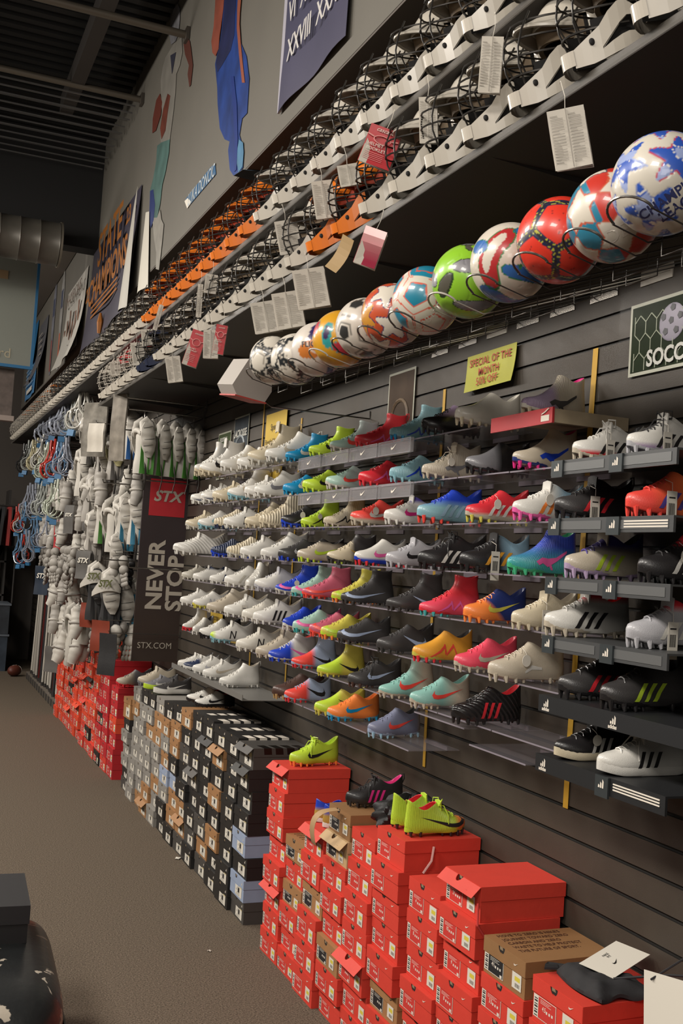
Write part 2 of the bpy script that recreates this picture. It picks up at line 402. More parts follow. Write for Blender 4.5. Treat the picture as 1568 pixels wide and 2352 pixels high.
# near red stacks, from the far end (next to the black boxes) to the near one; column: (y0, n, top, colours, flaps)
NR = [(5.045, 8, .965, {}, (7,)), (4.785, 6, .655, {5: 'brown', 3: 'brown'}, ()), (4.525, 6, .775, {3: 'brown'}, (5,)), (4.255, 8, .925, {7: 'kraft', 6: 'tan', 2: 'brown'}, (6,)),
      (3.99, 7, .885, {}, ()), (3.725, 8, .955, {2: 'brown'}, ()), (3.405, 7, .845, {}, ()), (3.135, 8, .955, {3: 'red'}, (7,)),
      (2.845, 7, .815, {6: 'kraft'}, ()), (2.56, 6, .795, {}, ()), (2.27, 6, .70, {}, ())]
NEARTOP = {}
for i, (y, n_, top, sp, fl_) in enumerate(NR):
    cols = [sp.get(r, 'red') for r in range(n_)]
    fl2 = set(fl_) | ({2} if i in (0, 4) else set())
    bs = column(y, .252, n_, top, .33, 'nike', cols, 'the black boxes, near red stack', i+1, 2, fl2, cat='near stack of red shoe boxes')
    NEARTOP[i] = (y, top, bs)
# size digits on the labels of the nearest columns
for i, txts in ((9, ['6Y', '2Y', '3Y', '4Y', '5Y', '4.5']), (8, ['3', '5', '6', '6', '7', '3.5', '4½']), (7, ['6', '6Y', '3Y', '3Y', '8', '9', '10', '2Y']), (6, ['7', '8', '3', '3', '9', '8', '4'])):
    y, top, bs = NEARTOP[i]; h = top/len(bs)
    for r, b in enumerate(bs):
        writing('size_number', txts[r % len(txts)], .019, m_swW, b, (-.3318, .252*.97-.252*.22, h*.36), *WALLX, sx=.8)
# writing on top of the kraft box
kb = NEARTOP[8][2][6]
for k, tx in enumerate(["MOVE TO ZERO IS NIKE'S", 'JOURNEY TOWARD ZERO', 'CARBON AND ZERO', 'WASTE TO HELP PROTECT', 'THE FUTURE OF SPORT.']):
    writing('lid_writing', tx, .026, mat('brown_ink', '#4b2a18', .7), kb, (-.30, .225-.034*k, .1163), (1, 0, 0), (0, 1, 0), align='LEFT', sx=.82)
kb2 = NEARTOP[1][2][5]
for k in range(4): writing('lid_writing', 'MOVE TO ZERO IS', .022, mat('brown_ink', '#4b2a18', .7), kb2, (-.30, .225-.034*k, .1088), (1, 0, 0), (0, 1, 0), align='LEFT', sx=.82)

# black, grey and brown stack in the middle
BK = []
tops = [.965, .975, .975, .985, .98, .96, .955, .93, .93, .93, .92, .90]
spec = {0: ['charcoal', 'blue', 'black', 'blue', 'black', 'black', 'black', 'charcoal'],
        1: ['black', 'black', 'black', 'black', 'black', 'black', 'black', 'black'],
        2: ['black', 'black', 'brown', 'black', 'brown', 'black', 'brown', 'black'],
        3: ['charcoal', 'brown', 'charcoal', 'black', 'black', 'black', 'black', 'black'],
        4: ['black', 'charcoal', 'black', 'black', 'charcoal', 'black', 'black', 'black'],
        5: ['charcoal', 'brown', 'brown', 'black', 'black', 'charcoal', 'black', 'brown'],
        6: ['black', 'brown', 'brown', 'blue', 'black', 'brown', 'brown', 'black'],
        7: ['black', 'black', 'grey', 'blue', 'brown', 'grey', 'brown', 'black'],
        8: ['grey', 'grey', 'brown', 'grey', 'grey', 'brown', 'brown', 'grey'],
        9: ['brown', 'brown', 'grey', 'grey', 'grey', 'brown', 'grey', 'black'],
        10: ['brown', 'grey', 'grey', 'grey', 'grey', 'grey', 'grey', 'black'],
        11: ['grey', 'grey', 'grey', 'grey', 'grey', 'grey', 'brown', 'grey']}
for i in range(12):
    y = 5.63+i*.268
    bs = column(y, .255, 8, tops[i], .33, 'adidas', spec[i], 'the near red boxes, black stack', i+1, 2 if i < 8 else 1, {0: (6, 7), 2: (6,), 4: (4,), 3: (6,), 5: (1,), 9: (0,)}.get(i, ()), cat='middle stack of black and grey shoe boxes')
    BK.append(bs)
    if spec[i][7] in ('black', 'charcoal') and i < 6:     # broad white bars wrapped over the lid
        h = tops[i]/8; s = MB()
        for k in range(4):
            x = -.27+k*.068
            s.add([(x, -.0006, h-.036), (x+.045, -.0006, h-.036), (x+.040, -.0006, h-.0014), (x-.005, -.0006, h-.0014)], [(0, 1, 2, 3)])
            s.add([(x-.005, .000, h-.0004), (x+.040, .000, h-.0004), (x+.028, .09, h-.0004), (x-.017, .09, h-.0004)], [(0, 1, 2, 3)])
        s.obj('lid_stripes', m_swW if i else mat('gloss_black', '#14110f', .3), bs[7])

# gap column, upright kraft box, then the far red stacks
column(8.90, .25, 6, .60, .33, 'adidas', ['charcoal', 'black', 'grey', 'grey', 'grey', 'black'], 'black stack, short dark pile', 1, 1, cat='short dark pile')
t = shoe_box((-.02, 8.92, .602), .24, .17, .33, 'brown', 'adidas', 'brown shoe box tipped up on the short dark pile', .05, False, None, 1)
FR = [(9.42, 6, .80), (9.72, 8, 1.01), (10.02, 8, .98), (10.34, 8, 1.03), (10.66, 9, 1.10), (10.98, 9, 1.08), (11.30, 8, 1.02), (11.62, 8, .98), (11.94, 8, 1.04), (12.26, 8, 1.0), (12.58, 7, .90), (12.9, 7, .84)]
r3 = random.Random(5)
for i, (y, n_, top) in enumerate(FR):
    cols = ['darkred' if i < 3 and r3.random() < .85 else ('black' if r3.random() < .08 else r3.choice(['red', 'orange', 'orange'])) for _ in range(n_)]
    if i == 2: cols[0] = 'black'; cols[3] = 'black'
    if i == 4: cols[1] = 'black'
    column(y, .285, n_, top, .35, 'nike' if i else 'nike', cols, 'camera end, far red stack', i+1, 1, {5: (3, 5), 6: (2, 6), 7: (4,), 8: (1, 7), 3: (6,), 4: (5,)}.get(i, ()), cat='far stack of red shoe boxes')

# ================================================================ CLEATS
LZ = .272     # shoe length
def interp(xs, ys, x):
    return float(np.interp(x, xs, ys))
PROF = {   # z level: x_front (fraction of length, 0 = heel), x_heel, width scale
 'low': dict(z=[.010, .016, .026, .038, .048, .058, .067, .076, .084, .092], xf=[.975, .995, 1.0, .975, .90, .78, .68, .605, .545, .50],
             xh=[.03, .012, 0, 0, .004, .010, .014, .018, .02, .022], s=[.80, .93, 1.0, .97, .90, .84, .80, .76, .74, .72], rim=(-.016, .013, .007)),
 'mid': dict(z=[.010, .016, .026, .038, .048, .060, .072, .084, .096, .108, .122], xf=[.975, .995, 1.0, .975, .90, .77, .67, .59, .53, .48, .45],
             xh=[.03, .012, 0, 0, .004, .010, .018, .026, .032, .036, .036], s=[.80, .93, 1.0, .97, .90, .84, .80, .76, .72, .69, .68], rim=(-.012, .010, .008)),
 'high': dict(z=[.010, .016, .026, .038, .048, .060, .073, .088, .104, .120, .137, .156], xf=[.975, .995, 1.0, .975, .90, .77, .66, .57, .50, .455, .435, .44],
             xh=[.03, .012, 0, 0, .004, .012, .022, .035, .05, .062, .065, .055], s=[.80, .93, 1.0, .97, .90, .84, .79, .73, .67, .62, .61, .64], rim=(-.006, .003, .004)),
}
FOOTX = [0, .08, .2, .35, .5, .62, .72, .82, .92, 1.0]; FOOTW = [.030, .034, .034, .033, .036, .043, .047, .046, .040, .030]
def hw(fr): return interp(FOOTX, FOOTW, fr)
def shp(u, nn=2.7): return max(0, 1-abs(2*u-1)**nn)**(1/nn)
def toe_lift(fr): return .012*max(0, (fr-.70)/.30)**2 + .004*max(0, (.12-fr)/.12)
def upper_mesh(kind):
    p = PROF[kind]; N = 36; mb = MB(); rings = []
    zs, xf, xh, ss = p['z'], p['xf'], p['xh'], p['s']
    nz = 22; zz = [zs[0]+(zs[-1]-zs[0])*(k/(nz-1))**.9 for k in range(nz)]
    def ring(z, k=1.0, dz=0, top=0):
        f, h, s = interp(zs, xf, z), interp(zs, xh, z), interp(zs, ss, z)
        c = (f+h)/2; f = c+(f-c)*k; h = c+(h-c)*k; out = []
        for i in range(N):
            th = 2*math.pi*i/N; u = (1-math.cos(th))/2     # 0 heel .. 1 toe
            fr = h+(f-h)*u; y = hw(fr)*s*k*shp(u, 2.5)*(1 if math.sin(th) >= 0 else -1)
            side = math.sin(math.pi*u)**2
            rz = top*(p['rim'][0]*side + p['rim'][1]*(1-u)**3 + p['rim'][2]*u**3)
            out.append((-fr*LZ, y, z+dz+rz+toe_lift(fr)))
        return out
    for z in zz:
        t = max(0, (z-zs[0])/(zs[-1]-zs[0])); top = max(0, (t-.55)/.45)**1.5
        rings.append(ring(z, 1, 0, top))
    zt = zz[-1]
    nb = len(rings)
    rings.append(ring(zt, .955, .0022, 1)); rings.append(ring(zt, .90, 0, 1))
    rings.append(ring(zt-.02, .88, 0, .6)); rings.append(ring(zt-.045, .86, 0, 0) if kind != 'low' else ring(zt-.032, .86, 0, 0))
    vs = [v for r in rings for v in r]; fs = []; mi = []
    for a in range(len(rings)-1):
        for i in range(N):
            fs.append((a*N+i, a*N+(i+1) % N, (a+1)*N+(i+1) % N, (a+1)*N+i)); mi.append(0 if a < nb else 1)
    fs.append(tuple(range((len(rings)-1)*N, len(rings)*N))); mi.append(1)
    fs.append(tuple(range(N))[::-1]); mi.append(0)
    mb.v = vs; mb.f = fs; mb.m = mi
    return mb.mesh('upper', [m_white, m_white], True)
def side_pt(kind, fr, z, side=-1, off=.0012):
    p = PROF[kind]; zs = p['z']; zq = min(z, zs[-1])
    f, h, s = interp(zs, p['xf'], zq), interp(zs, p['xh'], zq), interp(zs, p['s'], zq)
    u = min(.995, max(.005, (fr-h)/(f-h))); y = hw(fr)*s*shp(u, 2.5)+off
    t = max(0, (zq-zs[0])/(zs[-1]-zs[0])); top = max(0, (t-.55)/.45)**1.5; sd = math.sin(math.pi*u)**2
    rz = top*(p['rim'][0]*sd)
    return (-fr*LZ, side*y, z+rz+toe_lift(fr))
def decal(kind, strips, name):
    mb = MB()
    for side in (-1,):
        for T, B in strips:
            n_ = len(T); rows = []
            T2, B2 = [], []
            for i in range(n_-1):
                for k in range(3): t = k/3; T2.append([T[i][j]*(1-t)+T[i+1][j]*t for j in (0, 1)]); B2.append([B[i][j]*(1-t)+B[i+1][j]*t for j in (0, 1)])
            T2.append(T[-1]); B2.append(B[-1])
            vs = []; fs = []
            for a, b in zip(T2, B2):
                for k in range(4): t = k/3; vs.append(side_pt(kind, a[0]*(1-t)+b[0]*t, a[1]*(1-t)+b[1]*t, side))
            for i in range(len(T2)-1):
                for k in range(3): fs.append((i*4+k, i*4+k+1, i*4+5+k, i*4+4+k))
            mb.add(vs, fs)
    return mb.mesh(name, [m_white], True)
def mapd(pts, fr0, fr1, z0, z1): return [(fr0+(fr1-fr0)*a, z0+(z1-z0)*b) for a, b in pts]
def logo_mesh(kind, lg):
    if lg == 'swoosh': return decal(kind, [(mapd(SW_T, .72, .16, *((.032, .074) if kind == 'low' else (.036, .096))), mapd(SW_B, .72, .16, *((.032, .074) if kind == 'low' else (.036, .096))))], 'swoosh')
    if lg == 'swoosh_rev': return decal(kind, [(mapd([(a, b) for a, b in SW_T], .16, .64, .026, .080), mapd(SW_B, .16, .64, .026, .080))], 'swoosh')
    if lg == 'swoosh_big': return decal(kind, [(mapd(SW_T, .97, .20, .026, .068), mapd(SW_B, .97, .20, .026, .068))], 'swoosh')
    if lg == 'stripes':
        return decal(kind, [([(fr, .018), (fr-.035, .040), (fr-.075, .060)], [(fr-.045, .018), (fr-.080, .040), (fr-.120, .060)]) for fr in (.66, .56, .46)], 'three_stripes')
    if lg == 'wide':
        return decal(kind, [([(fr, .020), (fr-.05, .038), (fr-.13, .056)], [(fr-.055, .020), (fr-.105, .038), (fr-.185, .056)]) for fr in (.74, .62, .50)], 'three_stripes')
    if lg == 'cat':
        return decal(kind, [([(.70, .040), (.60, .052), (.50, .050), (.38, .054), (.22, .076)], [(.66, .030), (.60, .036), (.52, .026), (.37, .044), (.22, .068)]),
                            ([(.52, .05), (.50, .03), (.46, .018)], [(.47, .05), (.46, .032), (.43, .018)])], 'leaping_mark')
    if lg == 'N':
        return decal(kind, [([(.60, .022), (.57, .058)], [(.575, .022), (.545, .058)]), ([(.57, .058), (.49, .022)], [(.545, .058), (.465, .022)]), ([(.49, .022), (.46, .058)], [(.465, .022), (.435, .058)])], 'letter_mark')
    if lg == 'air':
        return decal(kind, [([(.78, .018), (.62, .040), (.52, .060)], [(.75, .018), (.60, .034), (.515, .052)]), ([(.52, .060), (.50, .030)], [(.545, .060), (.525, .026)]),
                            ([(.50, .030), (.38, .062)], [(.50, .022), (.37, .052)]), ([(.38, .062), (.30, .022)], [(.40, .062), (.325, .022)])], 'zigzag_mark')
    if lg == 'oval':
        return decal(kind, [([(.60, .030), (.50, .045), (.36, .040)], [(.60, .024), (.50, .034), (.36, .034)])], 'side_mark')
def sole_mesh(kind, typ):
    mb = MB(); N = 40; z0 = .0085 if typ == 'cleat' else (.0 if typ in ('flat', 'turf') else 0)
    fr_c = .5
    def outline(k, z, dz=0):
        o = []
        for i in range(N):
            th = 2*math.pi*i/N; u = (1-math.cos(th))/2; fr = -.0+1.0*u
            y = hw(fr)*k*shp(u, 2.3)*(1 if math.sin(th) >= 0 else -1)
            if typ == 'cleat' : y *= 1-.22*math.exp(-((fr-.42)/.12)**2)
            o.append((-(.5+(fr-.5)*(.985+.02*k))*LZ, y, z+toe_lift(fr)+dz))
        return o
    H = {'cleat': [(.80, z0), (.92, z0+.003), (.965, z0+.012)], 'turf': [(.92, z0+.006), (1.0, z0+.010), (1.03, z0+.02), (.99, z0+.026)], 'flat': [(.92, z0), (1.0, z0+.004), (1.03, z0+.016), (.99, z0+.022)],
         'run': [(.86, 0), (1.02, .006), (1.06, .02), (1.02, .034)]}[typ]
    rr = [outline(k, z) for k, z in H]; vs = [v for r in rr for v in r]; fs = []
    for a in range(len(rr)-1):
        for i in range(N): fs.append((a*N+i, a*N+(i+1) % N, (a+1)*N+(i+1) % N, (a+1)*N+i))
    fs += [tuple(range(N))[::-1], tuple(range((len(rr)-1)*N, len(rr)*N))]
    mb.add(vs, fs, 0); mb.mi = 1
    add_studs(mb, typ)
    return mb.mesh('sole', [m_white, m_white], True)
def add_studs(mb, typ):
    if typ == 'cleat':
        for fr, y in ((.93, .018), (.93, -.018), (.82, .034), (.82, -.034), (.70, .036), (.70, -.036), (.76, 0), (.58, .026), (.58, -.026), (.22, .024), (.22, -.024), (.07, .020), (.07, -.020)):
            zt = .013+toe_lift(fr)
            mb.tube([(-fr*LZ, y*.9, zt), (-fr*LZ, y*.97, zt*.4), (-fr*LZ+.001, y, 0)], [.0085, .006, .0042], 7)
    elif typ == 'turf':
        for i in range(9):
            for y in (-.034, -.012, .012, .034):
                fr = .06+i*.11; mb.tube([(-fr*LZ, y*.85, .010+toe_lift(fr)), (-fr*LZ, y*.85, toe_lift(fr))], [.005, .0035], 5)
def lace_mesh(kind, bow=False):
    mb = MB(); p = PROF[kind]; zs = p['z']
    for k in range(6):
        fr = .78-.045*k-.01
        z = interp([-f for f in p['xf']], zs, -fr)+.004+toe_lift(fr); w_ = hw(fr)*.48
        dx = .006 if k % 2 else -.006
        mb.tube([(-fr*LZ+dx, -w_, z-.010), (-fr*LZ, -w_*.5, z-.002), (-fr*LZ, 0, z+.001), (-fr*LZ, w_*.5, z-.002), (-fr*LZ-dx, w_, z-.010)], .0021, 5)
    if bow:
        fr = .53; z = interp([-f for f in p['xf']], zs, -fr)+.006
        for sy in (-1, 1):
            mb.tube([(-fr*LZ, 0, z), (-fr*LZ-.01, sy*.016, z+.018), (-fr*LZ+.004, sy*.034, z+.016), (-fr*LZ+.01, sy*.026, z), (-fr*LZ, 0, z)], .0022, 5)
            mb.tube([(-fr*LZ, 0, z), (-fr*LZ-.016, sy*.02, z-.002), (-fr*LZ-.03, sy*.036, z-.03), (-fr*LZ-.03, sy*.042, z-.055)], .0020, 5)
    return mb.mesh('laces', [m_white], True)
def tongue_mesh(kind):
    p = PROF[kind]; z = p['z'][-1]; fr = p['xf'][-1]; mb = MB()
    def fn(u, v):
        y = (u-.5)*.046; x = -(fr+.045)*LZ+.004*v; zz = z-.024+v*.040-.25*abs(u-.5)*.03
        return (x, y, zz), (-.9, 0, .3)
    mb.sheet(fn, 7, 6, .005); return mb.mesh('tongue', [m_white], True)
def tab_mesh(kind):
    p = PROF[kind]; z = p['z'][-1]+p['rim'][1]*.7; h = p['xh'][-1]; mb = MB()
    mb.tube([(-h*LZ+.001, 0, z-.02), (-h*LZ+.009, 0, z-.004), (-h*LZ+.007, 0, z+.012), (-h*LZ-.004, 0, z+.010), (-h*LZ-.004, 0, z-.008)], .003, 5)
    return mb.mesh('heel_loop', [m_white], True)
_sm = {}
def sm(key, fn, *a):
    if key not in _sm: _sm[key] = fn(*a)
    return _sm[key]
CL = dict(white='#d0cdc6', cream='#c2b69d', bone='#b5aa98', black='#211f20', char='#3a3838', blue='#1684b4', sky='#7fa9b3', lbl='#8fb0c4', royal='#1f3fb5', navy='#29334f', lime='#b4cf3a',
          yellow='#c4b94e', mint='#9dbcae', dmint='#86b6ac', red='#d3303a', coral='#e0493f', pinkr='#e24a60', rose='#b9586d', pink='#e05fa0', orange='#e8803a', amber='#d99a35', silver='#aaa9ad', grey='#77767a',
          purple='#4f4290', green='#3fa476', teal='#3fa0a0', lilac='#a893b0', greyb='#74788f', pblue='#98a6c0', brown='#4a342c', gold='#a8873c', clear='#b9b4a8', tan='#a98a5a', pearl='#d0cbc0', hotp='#d12f7d', dblue='#22306b')
def cm(a, b=None, kind=None, r=.42, tex=None, coat=.25):
    key = ('cm', a, b, kind, r, tex)
    if key in _sm: return _sm[key]
    m = mat('upper_'+a, CL[a], r, coat=coat, bump=.25 if tex is None else 0, bscale=420, col2=CL[b] if b else None, kind=kind, var=.05, vscale=25)
    if tex:
        m = m.copy(); wavebump(m, {'rib': 22, 'knit': 90, 'wav': 30}[tex], .9 if tex != 'knit' else .5, 'D' if False else 'X' if tex != 'wav' else 'DIAGONAL', .004)
    _sm[key] = m; return m
TOE = ('X', -.135, -.165); HEEL = ('X', -.14, -.09); BOT = ('Z', .03, .02); DIA = ('D', -.13, -.08); COL = ('Z', .075, .09); GRAD = ('X', -.22, -.04)
def cleat(loc, rz, desc, where, kind='low', A='white', B=None, split=None, sole=None, logo='swoosh', lc=None, lace=True, lining='char', typ='cleat', tex=None, sc=1.0, bow=False,
          price=None, group='cleats on the wall shelves', name='soccer_cleat', rough=.42, studc=None, tongue=False, tab=False, rx=0, ry=0, lacec=None, cat='shoe'):
    t = thing(name, desc+', '+where, cat, loc, (rx, ry, rz), group, (sc, sc, sc*(min((1.27 if kind == 'low' else 1.16) if ('high' != kind or sc < 1.05) else 1.3, (.168 if sc < 1.1 or kind == 'low' else .26)/sc/(PROF[kind]['z'][-1]+PROF[kind]['rim'][1])) if typ == 'cleat' else 1.04)))
    u = link('upper', sm(('u', kind), upper_mesh, kind), t, [cm(A, B, split, rough, tex), cm(lining)])
    s = link('sole', sm(('s', kind, typ), sole_mesh, kind, typ), t, [cm(sole or A, r=.3), cm(studc or sole or A, r=.3)])
    if logo: link({'swoosh': 'swoosh', 'swoosh_rev': 'swoosh', 'swoosh_big': 'swoosh', 'stripes': 'three_stripes', 'wide': 'three_stripes', 'cat': 'leaping_mark', 'N': 'letter_mark', 'air': 'zigzag_mark', 'oval': 'side_mark'}[logo],
                  sm(('l', kind, logo), logo_mesh, kind, logo), t, [cm(lc or 'black', r=.35)])
    if lace: link('laces', sm(('la', kind, bow), lace_mesh, kind, bow), t, [cm(lacec or A, r=.7)])
    if tongue: link('tongue', sm(('to', kind), tongue_mesh, kind), t, [cm(A, r=.7)])
    if tab: link('heel_loop', sm(('tb', kind), tab_mesh, kind), t, [cm(A, r=.7)])
    if price: # paper tag hanging by a loop of string from the laces
        p = PROF[kind]; z = interp([-f for f in p['xf']], p['z'], -.62)+.012
        if price == 'disc':
            d = MB(); d.tube([(-.60*LZ, -.046, z-.030), (-.60*LZ, -.0475, z-.030)], [.015, .015], 18); d.obj('price_disc', m_white, t)
            MB().tube([(-.60*LZ, -.02, z-.002), (-.60*LZ, -.040, z-.010), (-.60*LZ, -.0475, z-.018)], .0008, 4).obj('string', m_white, t)
        else:
            d = MB(); d.box(-.62*LZ-.016, -.62*LZ+.016, -.0535, -.0525, z-.105, z-.030)
            d.obj('price_tag', m_white, t)
            b = MB()
            for k in range(6): b.box(-.62*LZ-.010+k*.0034, -.62*LZ-.010+k*.0034+.0018, -.0541, -.0536, z-.08, z-.055)
            b.box(-.62*LZ-.010, -.62*LZ+.01, -.0541, -.0536, z-.045, z-.042); b.obj('barcode', m_ink, t)
            MB().tube([(-.60*LZ, -.015, z-.004), (-.60*LZ, -.045, z-.012), (-.62*LZ, -.053, z-.030)], .0008, 4).obj('string', m_white, t)
    return t
ROWZ = dict(A=2.566, B=2.378, C=2.194, D=2.008, E=1.822, F=1.634, G=1.448, H=1.262)
ROWN = dict(A='top shoe shelf', B='second shoe shelf', C='third shoe shelf', D='fourth shoe shelf', E='fifth shoe shelf', F='sixth shoe shelf', G='seventh shoe shelf', H='lowest shoe shelf')
W_, H_, M_ = 'low', 'high', 'mid'
